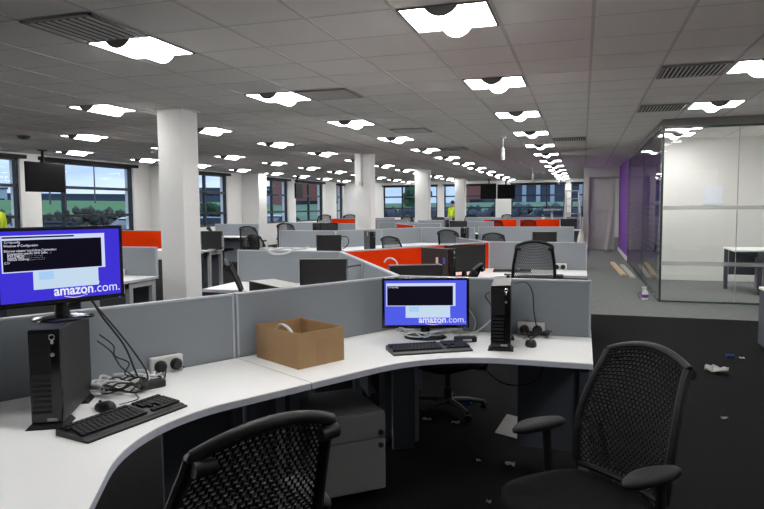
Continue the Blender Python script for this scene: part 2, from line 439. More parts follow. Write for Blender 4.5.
detector(-1.42, 12.0, 'white tubular antenna hanging from the ceiling left of the aisle edge lights', .42, .05, 'ceiling_antenna')
detector(-1.61, 22.0, 'small far antenna hanging near the far windows', .40, .05, 'ceiling_antenna')
detector(-.9, 26.0, 'farthest antenna hanging in front of the far right window', .42, .05, 'ceiling_antenna')

# ------------------------------------------------------------------ workstations
ZT, ZP = .73, 1.05          # desktop and screen top
def screen(x0, y0, ang, ln, lab, face=None, back=None, zt=ZP, group='fabric desk screens', z0=.70):
    """a fabric screen from (x0,y0) along ang; 'face' = material on its left side, 'back' on its right"""
    t = thing('desk_screen', (x0, y0, z0), R(ang), lab, 'desk screen', group)
    h = zt-z0; g = .006
    b = MB(); b.box(g+.012, ln-g-.012, -.014, .014, .0, h-.012); o = b.build('fabric_panel', M['fab'], t)
    for nm, mm, ya, yb in (('front_fabric', face, .014, .0155), ('back_fabric', back, -.0155, -.014)):
        if mm:
            c = MB(); c.box(g+.012, ln-g-.012, ya, yb, 0, h-.012); c.build(nm, mm, t)
    b = MB(); b.box(g, ln-g, -.0165, .0165, h-.012, h, bev=.003); b.box(g, g+.012, -.0165, .0165, 0, h-.012); b.box(ln-g-.012, ln-g, -.0165, .0165, 0, h-.012)
    b.build('trim', M['trim'], t)
    return t
AL = 1.13                    # arm length of a 120-degree workstation
def desk120(vx, vy, bis, lab, legs=True, legm='leg', skip=()):
    """desktop in the 120-degree corner at (vx,vy) opening towards bis degrees"""
    t = thing('corner_desk', (vx, vy, 0), R(bis), lab, 'desk', 'corner desks')
    def P(a, along, off):   # a=+1/-1 arm; off towards the bisector
        d = Vector((math.cos(R(60))*1, a*math.sin(R(60)))); n = Vector((math.sin(R(60)), -a*math.cos(R(60))))
        return d*along+n*off
    g = .022; L = AL-.002; W = .642
    out = [P(1, L, g), P(1, L, W)]
    r = .66; c0 = Vector((W/math.sin(R(60))+r*(2/math.sqrt(3)), 0)) - Vector((0, 0))
    # concave fillet between the two inner edges
    ctr = Vector((W/math.sin(R(60))+r/math.sin(R(60)), 0)); n = 14
    for i in range(n+1):
        a = R(180-30+(60)*i/n) if False else R(150+60*i/n)
        out.append(ctr+Vector((math.cos(a), math.sin(a)))*r)
    out += [P(-1, L, W), P(-1, L, g), Vector((g/math.sin(R(60)), 0))]
    b = MB(); b.prism([(p.x, p.y) for p in out], ZT-.004, ZT); b.build('desktop', M['white_top'], t)
    b = MB(); b.prism([(p.x, p.y) for p in out], ZT-.028, ZT-.0045); b.build('edge_band', M['desk_edge'], t)
    if legs:
        for a in (1, -1):
            if a in skip: continue
            m = RZ(R(60*a))
            b = MB()
            y0, y1 = (-.46, -.03) if a == 1 else (.03, .46)
            b.box(L-.06, L-.01, y0, y0+.06, .0, ZT-.028, m, bev=.004); b.box(L-.06, L-.01, y1-.06, y1, .0, ZT-.028, m, bev=.004)
            b.box(L-.055, L-.015, y0, y1, ZT-.09, ZT-.028, m); b.build('leg_frame', M[legm], t)
            b = MB(); yy = -.055 if a == 1 else .035
            b.box(L-.40, L-.062, yy, yy+.018, .08, ZT-.03, m); b.build('support_panel', M['modesty'], t)
        b = MB(); b.box(.07, .11, -.065, .065, 0, ZT-.028); b.build('corner_leg', M['leg'], t)
    return t
V = [(-1.07, 3.72), (-2.20, 5.68), (-2.20, 1.76), (-1.07, 7.64)]
s60 = math.sin(R(60))
def along(v, ang, d): return (v[0]+math.cos(R(ang))*d, v[1]+math.sin(R(ang))*d)
# foreground cluster
screen(*V[0], 0, AL, 'grey fabric screen behind the right lit monitor, ending at the dark aisle')
screen(*V[0], 240, AL, 'grey fabric screen behind the cardboard box')
screen(*along(V[0], 240, AL), 240, AL, 'grey fabric screen behind the left lit monitor at the left picture edge')
screen(*V[0], 120, AL, 'pale grey screen running back from the corner behind the right lit monitor, nearer half', back=M['orange'])
screen(*along(V[0], 120, AL), 120, AL, 'pale grey screen running back to the orange corner, farther half', back=M['orange'])
screen(*V[1], 180, AL, 'grey screen with a white cable bundle lying over its top edge')
screen(*V[1], 60, AL, 'large orange screen at the middle of the picture behind the upright black computers', back=M['orange'])
screen(*along(V[1], 60, AL), 60, AL, 'orange screen just right of the dark angled monitor in the middle', back=M['orange'])
screen(*V[3], 0, AL, 'grey screen behind the tall black mesh chair in the middle right')
screen(*V[3], 120, AL, 'grey screen running back from the far end of the orange screen')
screen(*V[2], 300, AL, 'grey screen at the lower left behind the camera edge of the front desk')
screen(*V[2], 180, AL, 'grey screen leaving the left picture edge behind the left monitor')
desk120(*V[0], 300, 'white curved corner desk in front carrying the box and the right lit monitor')
desk120(*V[2], 0, 'white curved corner desk at lower left carrying the left lit monitor and keyboard')
desk120(*V[0], 60, 'white corner desk hidden behind the front right screen', skip=(-1,))
desk120(*V[0], 180, 'white corner desk on the far side of the screen behind the cardboard box', skip=(1,))
desk120(*V[1], 240, 'white corner desk with a black computer below the cable-draped screen')
desk120(*V[1], 0, 'white corner desk inside the orange screens', skip=(-1,))
desk120(*V[3], 300, 'white corner desk behind the tall black mesh chair, end showing at the aisle')
desk120(*V[1], 120, 'white corner desk beyond the cable-draped screen')
desk120(*V[3], 60, 'white corner desk behind the grey screen of the tall mesh chair')

# left bank and farther banks
W0 = (-5.6, 5.92)
screen(*W0, 0, AL, 'grey screen with a white socket just left of the near column')
screen(*W0, 120, AL, 'grey screen running back beside the left monitor, behind the near column', z0=.005)
screen(*W0, 240, AL, 'grey screen hidden behind the left lit monitor')
desk120(*W0, 300, 'white desk on grey legs directly left of the near column', legm='silver')
X0 = (-7.45, 10.3)
screen(*X0, 0, AL, 'grey screen just right of the near column with a black monitor before it')
screen(-8.75, 10.3, 0, 1.28, 'orange screen left of the near column', back=M['orange'], zt=1.06)
desk120(*X0, 300, 'white desk on grey legs just right of the near column', legm='silver')
U1 = (-4.33, 10.9); U2 = (-3.2, 12.86)
screen(*U1, 180, 1.16, 'grey screen behind the black computer with a looped lead, left of the second column')
screen(*U1, 60, AL, 'grey screen just below the second column, angled away')
screen(*along(U1, 60, AL), 60, AL, 'grey screen right of the second column, angled away behind a black chair')
screen(*U2, 0, AL, 'grey screen between the second column and the small dark chair, middle distance')
screen(-2.05, 13.1, 0, 1.9, 'long grey screen behind the small dark chair, ending at the aisle', zt=1.06)
desk120(*U1, 240, 'white desk under the black computer left of the second column')
desk120(*U1, 0, 'white desk in front of the screens right of the second column')
desk120(*U2, 300, 'white desk behind the orange screen in the middle distance')
def sdesk(x, y, wid, lab, rz=0, dep=.7):
    t = thing('straight_desk', (x, y, 0), rz, lab, 'desk', 'straight desks in the back rows')
    b = MB(); b.box(-wid/2, wid/2, -dep, -.02, ZT-.025, ZT, bev=.003); b.build('desktop', M['white_top'], t)
    for sx in (-1, 1):
        b = MB(); xx = sx*(wid/2-.05)
        b.box(xx-.025, xx+.025, -dep+.04, -dep+.1, 0, ZT-.025); b.box(xx-.025, xx+.025, -.1, -.04, 0, ZT-.025); b.box(xx-.02, xx+.02, -dep+.04, -.04, ZT-.09, ZT-.025)
        b.build('leg_frame', M['silver'], t)
    return t
sdesk(-1.05, 13.08, 1.7, 'white desk before the long grey screen at the aisle')
sdesk(-3.6, 9.3, 1.5, 'white desk under the black computer with a looped lead', dep=.8)
sdesk(-.72, 10.75, 1.4, 'white desk under the black computer by the aisle')
sdesk(-.35, 20.94, .66, 'short white desk by the aisle right of the far orange pair')
FAR = [(-9.7, 15.4, 1.35, 'low grey screen before the third left window'), (-8.3, 17.0, 1.2, 'grey screen below the pier right of the third left window'),
       (-7.0, 15.9, 1.3, 'grey screen below the fourth left window'), (-5.6, 17.4, 1.2, 'grey screen just left behind the second column'),
       (-8.2, 20.46, 1.1, 'grey screen with an orange cap strip left of the second column'), (-6.9, 21.0, 1.2, 'grey screen left behind the second column, far'),
       (-4.75, 16.2, 1.25, 'pale grey screen right of the second column before the slanted orange one'), 
       (-5.1, 20.0, 1.2, 'grey far screen right of the third column'), (-3.6, 18.2, 1.2, 'grey far screen behind the small black computer'),
       (-8.6, 24.6, 1.4, 'grey farthest screen left of the second column'), (-6.4, 25.2, 1.4, 'grey farthest screen right of the second column'), (-4.4, 25.0, 1.4, 'grey farthest screen between the far columns'), (-2.9, 25.4, 1.4, 'grey farthest screen under the far screens'), (-1.4, 25.4, 1.4, 'grey farthest screen under the far right window'),
       (-.62, 20.95, .55, 'narrow grey screen right of the far orange pair, by the aisle')]
for i, (x, y, ln, lab) in enumerate(FAR):
    screen(x, y, 0, ln, lab, zt=ZP, z0=.005)
screen(-3.12, 21.0, 0, 1.1, 'left one of the far orange screen pair', back=M['orange'], zt=1.06, z0=.005)
screen(-1.95, 21.0, 0, 1.28, 'right one of the far orange screen pair', back=M['orange'], zt=1.06, z0=.005)
screen(-4.45, 15.4, -60, 1.6, 'slanted orange screen in the distance right of the second column', back=M['orange'], face=M['orange'], zt=1.06, z0=.005)
screen(-8.25, 20.38, 0, 1.05, 'thin orange screen top showing left of the second column', back=M['orange'], zt=1.10, z0=.005)
for (x, y, wd, lab) in [(-9.0, 15.36, 1.3, 'far white desk before the third left window'), (-7.7, 16.96, 1.2, 'far white desk below the pier'), (-6.35, 15.86, 1.3, 'far white desk below the fourth left window'),
                        (-4.1, 16.16, 1.2, 'far white desk behind the second column'), (-4.4, 19.96, 1.2, 'far white desk near the third column'), (-3.0, 18.16, 1.2, 'far white desk with a small black computer'),
                        (-2.57, 20.94, 1.05, 'far white desk before the left far orange screen'), (-1.3, 20.94, 1.2, 'far white desk before the right far orange screen'),
                        (-7.9, 24.56, 1.4, 'farthest white desk left of the second column'), (-5.7, 25.16, 1.4, 'farthest white desk right of the second column'), (-3.7, 24.96, 1.4, 'farthest white desk between the far columns'), (-1.5, 25.36, 1.4, 'farthest white desk under the far right window')]:
    sdesk(x, y, wd, lab)

# ------------------------------------------------------------------ chairs
def make_chair():
    t = thing('office_chair', (0, 0, 0), 0, 'x', 'chair', 'black mesh office chairs')
    # five-star base
    for k in range(5):
        a = R(72*k+18); m = RZ(a)
        b = MB(); b.tube([(.02, 0, .085), (.14, 0, .085), (.27, 0, .062)], [.028, .022, .016], 8, m)
        leg = b.build('base_arm', M['chairframe'], t, smooth=True)
        c = MB(); mm = T(math.cos(a)*.27, math.sin(a)*.27, .026) @ RZ(a+1.0) @ RX(R(90))
        c.lathe([(.026, -.02), (.026, -.004), (.02, -.003), (.02, .003), (.026, .004), (.026, .02)], 14, mm); c.build('caster', M['blackmatt'], leg)
    b = MB(); b.lathe([(.03, .06), (.03, .2), (.02, .2), (.02, .34), (.05, .345), (.05, .375)], 16); b.build('gas_column', M['chairframe'], t, smooth=True)
    b = MB(); b.box(-.09, .09, -.16, .10, .365, .40, bev=.012); b.build('tilt_mechanism', M['chairframe'], t)
    # seat: rounded pad
    pts = []
    for i in range(28):
        a = 2*PI*i/28; c, s = math.cos(a), math.sin(a)
        pts.append((.235*abs(c)**.6*(1 if c > 0 else -1), .01+.225*abs(s)**.6*(1 if s > 0 else -1)))
    b = MB()
    rows = []
    for sc, z in ((.90, .400), (1.0, .412), (1.0, .432), (.96, .444), (.80, .450), (.45, .446)):
        rows.append([b.bm.verts.new((x*sc, y*sc, z-(.02 if y > .19 else 0)*sc)) for x, y in pts])
    for p, q in zip(rows, rows[1:]):
        for i in range(28): b.bm.faces.new((p[i], p[(i+1) % 28], q[(i+1) % 28], q[i]))
    b.bm.faces.new(rows[0][::-1]); b.bm.faces.new(rows[-1]); b.build('seat', M['seatfab'], t, smooth=True)
    # backrest surface: y depth as a function of height, dished across
    def S(u, v, inset=0):
        z = .47+.43*v
        hw = .205+.02*math.sin(PI*min(1, v*1.1))-.024*v
        x = (u-.5)*2*hw*(1-inset)
        y = -.175-.13*v+.035*math.sin(PI*v)-.03*(1-(2*u-1)**2)
        z += .042*(1-(2*u-1)**2)*max(0, v-.5)*2
        return Vector((x, y, z))
    b = MB(); nu, nv = 20, 34
    vd = {}
    def vk(a, j):
        a = min(max(a, 0), 2*nu)
        if (a, j) not in vd: vd[(a, j)] = b.bm.verts.new(S(a/(2*nu), .03+.95*j/nv, .03))
        return vd[(a, j)]
    fs = []
    for j in range(nv):
        for i in range(nu+1):
            a = 2*i-(j % 2)
            ring = []
            for q in ((a, j), (a+1, j), (a+2, j), (a+2, j+1), (a+1, j+1), (a, j+1)):
                v_ = vk(*q)
                if v_ not in ring: ring.append(v_)
            if len(ring) >= 4: fs.append(b.bm.faces.new(ring))
    bmesh.ops.recalc_face_normals(b.bm, faces=fs)
    bmesh.ops.wireframe(b.bm, faces=fs, thickness=.0074, use_replace=True, use_even_offset=True, use_boundary=True)
    b.build('mesh_back', M['chairmesh'], t)
    b = MB()
    for e in (0, 1):
        b.tube([S(e, v/10)+Vector((0, -.008, 0)) for v in range(11)], [.02, .019, .018, .017, .016, .016, .016, .016, .016, .016, .016], 8)
    b.tube([S(u/10, 0) + Vector((0, -.01, -.005)) for u in range(11)], .016, 8)
    b.build('side_frame', M['chairframe'], t, smooth=True)
    # rolled top rail with round end knobs
    b = MB(); b.tube([S(u/14, 1)+Vector((0, -.012, .002)) for u in range(15)], .0155, 10)
    b.build('top_rail', M['chairframe'], t, smooth=True)
    for e, sg in ((0, -1), (1, 1)):
        p = S(e, 1); b = MB(); b.tube([p+Vector((-sg*.045, -.030, -.020)), p+Vector((sg*.004, -.028, -.018))], .0175, 12); b.build('rail_knob', M['chairframe'], t, smooth=True)
    # spine from mechanism to the back
    b = MB()
    for sx in (-1, 1): b.tube(smoothpath([(sx*.06, -.14, .385), (sx*.07, -.22, .40), (sx*.11, -.25, .50), (sx*.16, -.255, .62)]), .014, 8)
    b.build('back_support', M['chairframe'], t, smooth=True)
    for sx in (-1, 1):
        b = MB(); b.tube(smoothpath([(sx*.14, -.08, .39), (sx*.24, -.09, .395), (sx*.268, -.095, .43), (sx*.272, -.085, .60)]), [.018]*13+[.017]*6, 8)
        arm = b.build('armrest', M['chairframe'], t, smooth=True)
        c = MB()
        pr_ = []
        for i in range(20):
            a = 2*PI*i/20; pr_.append((.043*math.cos(a)*(1+.1*math.sin(a)), .125*math.sin(a)))
        rw = []
        for sc, z in ((.75, .572), (1, .580), (1, .592), (.86, .604), (.5, .608)):
            rw.append([c.bm.verts.new((sx*.272+x*sc, -.05+y*sc, z+.025-.1*max(0, y-.06))) for x, y in pr_])
        for p, q in zip(rw, rw[1:]):
            for i in range(20): c.bm.faces.new((p[i], p[(i+1) % 20], q[(i+1) % 20], q[i]))
        c.bm.faces.new(rw[0][::-1]); c.bm.faces.new(rw[-1]); c.build('arm_pad', M['blackmatt'], arm, smooth=True)
    return t
CH = make_chair()
def facing(dx, dy): return math.atan2(-dx, dy)
CH.location = (.0, 2.27, 0); CH.rotation_euler.z = facing(-.73, -.68); CH['label'] = 'black mesh office chair in the right foreground, turned side on with both armrests showing'
def chair(x, y, dx, dy, lab, sc=1): return dup(CH, (x, y, 0), facing(dx, dy), lab, None, sc if isinstance(sc, tuple) else ((sc, sc, sc) if sc != 1 else None))
chair(-.95, 1.44, -.85, .53, 'black mesh office chair pushed up to the front desk, cut by the bottom edge', (1, 1, 1.045))
chair(-.91, 4.44, -.5, -.866, 'low black office chair seen below the front right desk between its legs', (1, 1, .84))
chair(-1.22, 5.74, -1, .05, 'black chair whose top just shows above the front right screen')
chair(-.50, 7.02, -.1, 1, 'tall black mesh chair standing before the grey screen in the middle right', (1, 1, 1.17))
chair(-2.66, 5.02, .86, .5, 'black chair seen edge on beside the white desk end behind the front screen', (1, 1, 1.08))
chair(-6.2, 11.7, .3, .9, 'black chair with a low arched back beyond the cable-draped screen')
chair(-7.75, 14.0, -.1, 1, 'upright grey-black chair behind the low arched chair, left of middle', 1.1)
chair(-3.2, 11.2, .3, 1, 'black rounded chair back below and right of the second column', 1.0)
chair(-2.3, 12.0, .3, 1, 'black chair with an arched back behind the orange screen', 1.1)
chair(-1.55, 12.0, 0, 1, 'small dark chair before the long grey screen at the aisle', 1.04)
chair(-2.55, 20.0, 0, 1, 'dark chair before the left far orange screen', 1.12)
chair(-1.55, 20.0, 0, 1, 'dark chair before the right far orange screen', 1.12)
chair(-8.6, 14.0, 1, .5, 'dark chair seen side on right of the near column, by the far grey screens', 1.1)
chair(-9.1, 21.6, .2, -1, 'tiny dark chair back under the fourth left window', 1.28)
chair(-8.1, 21.6, .2, -1, 'tiny dark chair back under the fifth left window', 1.28)
chair(-6.9, 14.4, 0, 1, 'dark low chair with a small monitor below the fourth left window', 1.16)
chair(-6.2, 23.2, .1, 1, 'far dark chair just right of the second column', 1.2)
chair(-4.5, 26.4, 0, -1, 'far dark chair right of the third column', 1.2)
chair(-6.9, 26.6, 0, -1, 'far dark chair left of the third column', 1.2)
chair(-3.0, 26.6, 0, -1, 'far dark chair behind the far orange pair', 1.2)

# ------------------------------------------------------------------ computers
def make_tower():
    t = thing('desktop_computer', (0, 0, 0), 0, 'x', 'computer', 'black desktop computers')
    w_, d_, h_ = .10, .37, .335
    b = MB(); b.box(-w_/2, w_/2, .012, d_, .014, h_, bev=.003); b.build('case', M['towercase'], t)
    b = MB(); b.box(-w_/2, w_/2, 0, .012, .014, h_, bev=.004); fr = b.build('front_panel', M['gloss'], t)
    b = MB(); b.box(-w_/2+.006, w_/2-.03, -.0015, 0, h_-.15, h_-.015)
    for k in range(7): b.box(-w_/2+.008, w_/2-.034, -.003, -.001, .05+.018*k, .06+.018*k)
    b.build('drive_bay', M['blackmatt'], fr)
    b = MB(); b.tube([(.026+.009*math.cos(a*PI/8), -.002, h_-.025+.009*math.sin(a*PI/8)) for a in range(16)], .0018, 6, closed=True); b.build('power_button', M['chrome'], fr)
    b = MB(); b.lathe([(.0065, 0), (.0065, .003)], 12, T(.026, 0, h_-.085) @ RX(R(90))); b.build('badge', M['alu'], fr)
    b = MB(); b.box(.022, .03, -.003, 0, h_-.048, h_-.036); b.build('status_light', M['alu'], fr)
    b = MB(); b.box(.0, .034, -.002, 0, .022, .032); b.build('maker_plate', M['silver'], fr)
    b = MB()
    b.prism([(-.065, 0), (.065, 0), (.052, .014), (-.052, .014)], -.02, .09, axis='y'); b.build('stand', M['blackmatt'], t); b = MB(); b.prism([(-.065, 0), (.065, 0), (.052, .014), (-.052, .014)], .26, .35, axis='y')
    b.build('stand', M['blackmatt'], t)
    b = MB(); b.box(-.035, .035, d_, d_+.003, .05, .2); b.box(-.03, .03, d_, d_+.012, .21, .25); b.build('rear_ports', M['silver'], t)
    return t
TW = make_tower()
TW.location = (-.39, 3.24, ZT); TW.rotation_euler.z = R(5); TW['label'] = 'black upright desktop computer right of the right lit monitor'
def tower(x, y, rz, lab, z=ZT): return dup(TW, (x, y, z), R(rz), lab)
tower(-1.715, 1.66, 28, 'black upright desktop computer carrying the left lit monitor')
tower(-2.13, 4.60, 282, 'black desktop computer with its side and rear lead showing below the cable-draped screen')
tower(-.94, 4.36, 115, 'black desktop computer nearest behind the right lit monitor, long side towards us')
tws = tower(-1.18, 5.98, 60, 'black desktop computer with white and blue stickers against the orange screen')
tower(-3.78, 8.75, 282, 'black desktop computer with a looped lead left of the second column')
tww = tower(-3.35, 10.1, 35, 'black desktop computer with a white sticker below the second column')
tower(-.75, 10.3, 282, 'black desktop computer by the aisle beyond the tall mesh chair')
tower(-6.55, 9.95, 285, 'black desktop computer on the white desk just right of the near column')
tower(-4.0, 19.45, 20, 'tiny black desktop computer right of the fourth column, far')
tower(-2.2, 12.2, 0, 'small black desktop computer before the grey screen in the middle distance')
tower(-6.75, 15.45, 0, 'tiny black desktop computer below the fourth left window')

def stick(tw, m, y, z, w_=.03, h_=.06):
    b = MB(); b.box(-.0512, -.0501, y, y+w_, z, z+h_); b.build('sticker', m, tw)

stick(tws, M['paper'], .14, .19); stick(tws, M['bluep'], .05, .19); stick(tww, M['paper'], .12, .26)
def make_monitor(lit, name='computer_monitor'):
    t = thing(name, (0, 0, 0), 0, 'x', 'monitor')
    W, Hh, z0 = .49, .285, .055
    b = MB(); b.box(-W/2, W/2, -.012, .018, z0, z0+Hh, bev=.005); b.box(-.14, .14, .018, .04, z0+.06, z0+.22, bev=.012); b.build('casing', M['gloss'], t)
    sw, sh = .458, .252; sx0, sz1 = -sw/2, z0+Hh-.013
    def rect(b, u0, u1, v0, v1, lay):       # fractions from the top-left corner
        y = -.0125-.0004*lay
        x0, x1 = sx0+u0*sw, sx0+u1*sw; za, zb = sz1-v1*sh, sz1-v0*sh
        f = b.bm.faces.new([b.bm.verts.new(p) for p in ((x0, y, za), (x1, y, za), (x1, y, zb), (x0, y, zb))]); return f
    b = MB(); rect(b, 0, 1, 0, 1, 0)
    scr = b.build('display', M[{0: 'scr_off', 1: 'scr_blue', 2: 'scr_blue2'}[lit]], t)
    if lit:
        b = MB()
        rect(b, .255, .80, .52, .835, 2); b.build('dialog_box', M['scr_pale'], scr)
        b = MB(); rect(b, .02, .865, .06, .575, 3); b.build('window_border', M['scr_white'], scr)
        b = MB(); rect(b, .03, .835, .125, .56, 4); rect(b, .03, .60, .075, .098, 4) if lit == 1 else None; b.build('command_window', M['scr_black'], scr)
        def txt(s, size, u, v, m, nm, off=0, lay=5):
            me = text_mesh(s, size, off); me.materials.clear(); me.materials.append(m)
            me.transform(T(sx0+u*sw, -.0125-.0004*lay, sz1-v*sh) @ RX(R(90)))
            o = bpy.data.objects.new(nm, me); COL.objects.link(o); o.parent = scr; return o
        txt('amazon', .050, .415, .945, M['scr_text'], 'logo_lettering', .0011, 2)
        txt('.com.', .050, .755, .945, M['scr_text'], 'logo_lettering', -.0002, 2)
        b = MB(); pts = []
        for k in range(15):
            q = k/14; pts.append((sx0+(.50+.19*q)*sw, -.0134, sz1-(.965+.028*math.sin(PI*q))*sh))
        b.tube(pts, [.0006+.0012*math.sin(PI*min(1, .15+k/16)) for k in range(15)], 6)
        b.tube([(sx0+.675*sw, -.0134, sz1-.955*sh), (sx0+.695*sw, -.0134, sz1-.957*sh), (sx0+.69*sw, -.0134, sz1-.985*sh)], .0009, 6)
        b.build('logo_smile', M['scr_smile'], scr)
        if lit == 1:
            lines = [('C:\\>ipconfig', .045, .165), ('Windows IP Configuration', .04, .215), ('Ethernet adapter Local Area Connection:', .04, .285),
                     ('Connection-specific DNS Suffix  . :', .065, .325), ('IPv4 Address. . . . . . . . . . . :', .065, .352), ('Subnet Mask . . . . . . . . . . . :', .065, .379), ('Default Gateway . . . . . . . . . :', .065, .406), ('C:\\>', .04, .45)]
        else: lines = [('C:\\>ipconfig', .045, .165)]
        for s, u, v in lines: txt(s, .0112, u, v, M['scr_text'], 'console_text')
        b = MB()
        for k, (u, v) in enumerate(((.58, .80), (.67, .80), (.75, .80))): rect(b, u, u+.055, v-.02, v+.01, 3)
        b.build('dialog_button', M['scr_white'], scr)
        b = MB(); rect(b, .30, .42, .585, .70, 3); b.build('dialog_icon', M['scr_icon'], scr)
    b = MB(); b.tube([(0, .02, .012), (0, .022, .09)], [.03, .022], 12); b.build('neck', M['gloss'], t, smooth=True)
    b = MB(); b.lathe([(.118, 0), (.12, .004), (.11, .010), (.04, .014)], 32, T(0, .01, 0) @ Matrix.Diagonal((1, .8, 1, 1))); b.build('base', M['gloss'], t, smooth=True)
    b = MB(); b.box(W/2-.025, W/2-.019, -.0135, -.011, z0+.004, z0+.009); b.build('power_light', M['scr_blue2'], t)
    return t
m1 = make_monitor(1); m1.scale = (.905, 1, 1); m1.location = (-1.8235, 1.864, ZT+.335); m1.rotation_euler.z = R(62); tag(m1, 'lit monitor standing on the computer at left, violet screen with command window'); 
m2 = make_monitor(2); m2.location = (-.835, 3.45, ZT); m2.rotation_euler.z = R(17); tag(m2, 'lit monitor on the right of the front desk, lighter blue screen')
OFF = make_monitor(0); OFF.location = (-1.17, 6.62, ZT); OFF.rotation_euler.z = R(42); tag(OFF, 'dark angled monitor before the orange screen in the middle', group='switched-off monitors')
for (x, y, rz, lab) in [(-6.2, 5.55, 20, 'dark monitor hidden behind the left lit monitor'),
                        (-.40, 20.6, 10, 'dark monitor by the aisle right of the far orange pair'), (-3.35, 17.8, 0, 'dark far monitor behind the grey screens in the middle'),
                        (-6.35, 15.5, 0, 'dark far monitor below the fifth left window'), (-5.5, 24.85, 0, 'dark far monitor right of the third column')]:
    dup(OFF, (x, y, ZT), R(rz), lab)

def make_keyboard():
    t = thing('keyboard', (0, 0, 0), 0, 'x', 'keyboard')
    b = MB(); b.prism([(-.075, 0), (.075, 0), (.075, .022), (-.06, .012), (-.075, .006)], -.21, .21, axis='x'); b.build('body', M['black'], t)
    sl = math.atan2(.010, .135); mm = T(0, 0, .0165) @ RX(sl)
    n = 0
    for blk, (x0, nx, gap) in enumerate(((-.2, 14, .0), (.085, 3, .0), (.137, 4, .0))):
        b = MB()
        for r_ in range(6):
            for i in range(nx):
                if blk == 1 and r_ in (1,) : continue
                if blk == 1 and r_ == 2 and i != 1: continue
                y = -.045+r_*.0185+(.006 if r_ == 5 else 0)
                if blk == 0 and r_ == 0 and 3 < i < 9: continue
                x = x0+i*.0187+((r_*.004) if blk == 0 and 0 < r_ < 4 and i < nx-1 else 0)
                b.box(x, x+.0155, y, y+.0155, 0, .0075, mm)
            if blk == 0 and r_ == 0: b.box(x0+4*.0187, x0+9*.0187-.003, -.045, -.0295, 0, .0075, mm)
        b.build('key_block', M['blackmatt'], t)
    b = MB(); b.box(-.21, .21, -.085, -.068, .0, .008, bev=.002); b.build('palm_edge', M['chairframe'], t)
    return t
KB = make_keyboard(); KB.location = (-1.515, 1.80, ZT); KB.rotation_euler.z = R(79); tag(KB, 'black keyboard lying on the left front desk', group='keyboards')
dup(KB, (-.745, 3.15, ZT), R(31), 'black keyboard before the right lit monitor')
KB2 = dup(KB, (-.75, 7.25, ZT), R(5), 'black keyboard on the desk by the tall mesh chair')
def make_mouse():
    t = thing('computer_mouse', (0, 0, 0), 0, 'x', 'mouse', 'computer mice')
    b = MB(); n = 16; rows = []
    for sc, z in ((.92, 0), (1, .008), (.95, .018), (.78, .028), (.45, .034)):
        rows.append([b.bm.verts.new((.03*sc*math.cos(2*PI*i/n), .052*sc*math.sin(2*PI*i/n), z*(1-.15*math.sin(2*PI*i/n)))) for i in range(n)])
    for p, q in zip(rows, rows[1:]):
        for i in range(n): b.bm.faces.new((p[i], p[(i+1) % n], q[(i+1) % n], q[i]))
    b.bm.faces.new(rows[0][::-1]); b.bm.faces.new(rows[-1]); b.build('shell', M['black'], t, smooth=True)
    b = MB(); b.lathe([(.007, -.003), (.007, .003)], 10, T(0, .03, .027) @ RY(R(90))); b.build('scroll_wheel', M['chairframe'], t)
    return t
MS = make_mouse(); MS.location = (-1.66, 1.87, ZT); MS.rotation_euler.z = R(75); MS['label'] = 'black mouse between the left computer and its keyboard'
dup(MS, (-.25, 3.39, ZT), R(10), 'black mouse right of the right-hand computer')

def socket(x, y, rz, lab, z=ZT+.012):
    t = thing('power_socket', (x, y, z), R(rz), lab, 'power socket', 'white double sockets on the desks')
    b = MB(); b.box(-.075, .075, -.03, 0, 0, .075, bev=.005); b.build('housing', M['whitep'], t)
    for sx in (-.036, .036):
        b = MB(); b.lathe([(.024, 0), (.027, .006), (.027, .02), (.018, .034)], 14, T(sx, -.03, .036) @ RX(R(90))); b.build('plug', M['bcable'], t)
    return t
def on_panel(v, ang, d, off): 
    p = along(v, ang, d); return p[0]+math.cos(R(ang+90))*off, p[1]+math.sin(R(ang+90))*off
sx_, sy_ = on_panel(V[0], 240, 1.50, .024); socket(sx_, sy_, 60, 'white double socket with two black plugs behind the left keyboard', ZT)
socket(-.27, 3.695, 0, 'white double socket with two black plugs behind the right-hand computer', ZT)
socket(-4.95, 5.89, 0, 'white double socket on the desk left of the near column', ZT)
socket(-6.75, 10.27, 0, 'white double socket on the desk right of the near column', ZT)
socket(-.24, 7.61, 0, 'white double socket at the aisle end of the desk by the tall mesh chair', ZT)

def cable(pts, r, m, lab, name='cable', cat='cable', k=6):
    b = MB(); b.tube(smoothpath(pts, k), r, 6); return tag(b.build(name, m, smooth=True), lab, cat, 'desk cables')
def coil(cx, cyy, z, rad, turns, r, m, lab, seed=1, el=1.0, ang=0):
    rnd = random.Random(seed); pts = []
    n = turns*10
    for i in range(n+1):
        a = 2*PI*i/10; rr = rad*(1+rnd.uniform(-.22, .22))
        x, y = rr*math.cos(a)*el, rr*math.sin(a)
        pts.append((cx+x*math.cos(ang)-y*math.sin(ang), cyy+x*math.sin(ang)+y*math.cos(ang), z+r+.0035*(i/10)+rnd.uniform(0, .035)))
    return cable(pts, r, m, lab, 'coiled_cable', k=4)
zz = ZT+.008
coil(-1.79, 2.10, ZT, .072, 5, .0062, M['wcable'], 'coiled white cable on the desk behind the left computer', 3, 1.4, R(60))
coil(-1.73, 2.06, ZT+.006, .06, 6, .0035, M['bcable'], 'tangled black cable over the white coil behind the left computer', 5, 1.2, R(40))
cable([(-1.80, 1.93, 1.20), (-1.80, 2.02, 1.06), (-1.76, 2.10, .92), (-1.74, 2.14, .80), (-1.72, 2.16, zz), (-1.74, 2.24, zz)], .004, M['bcable'], 'black monitor lead hanging down behind the left computer')
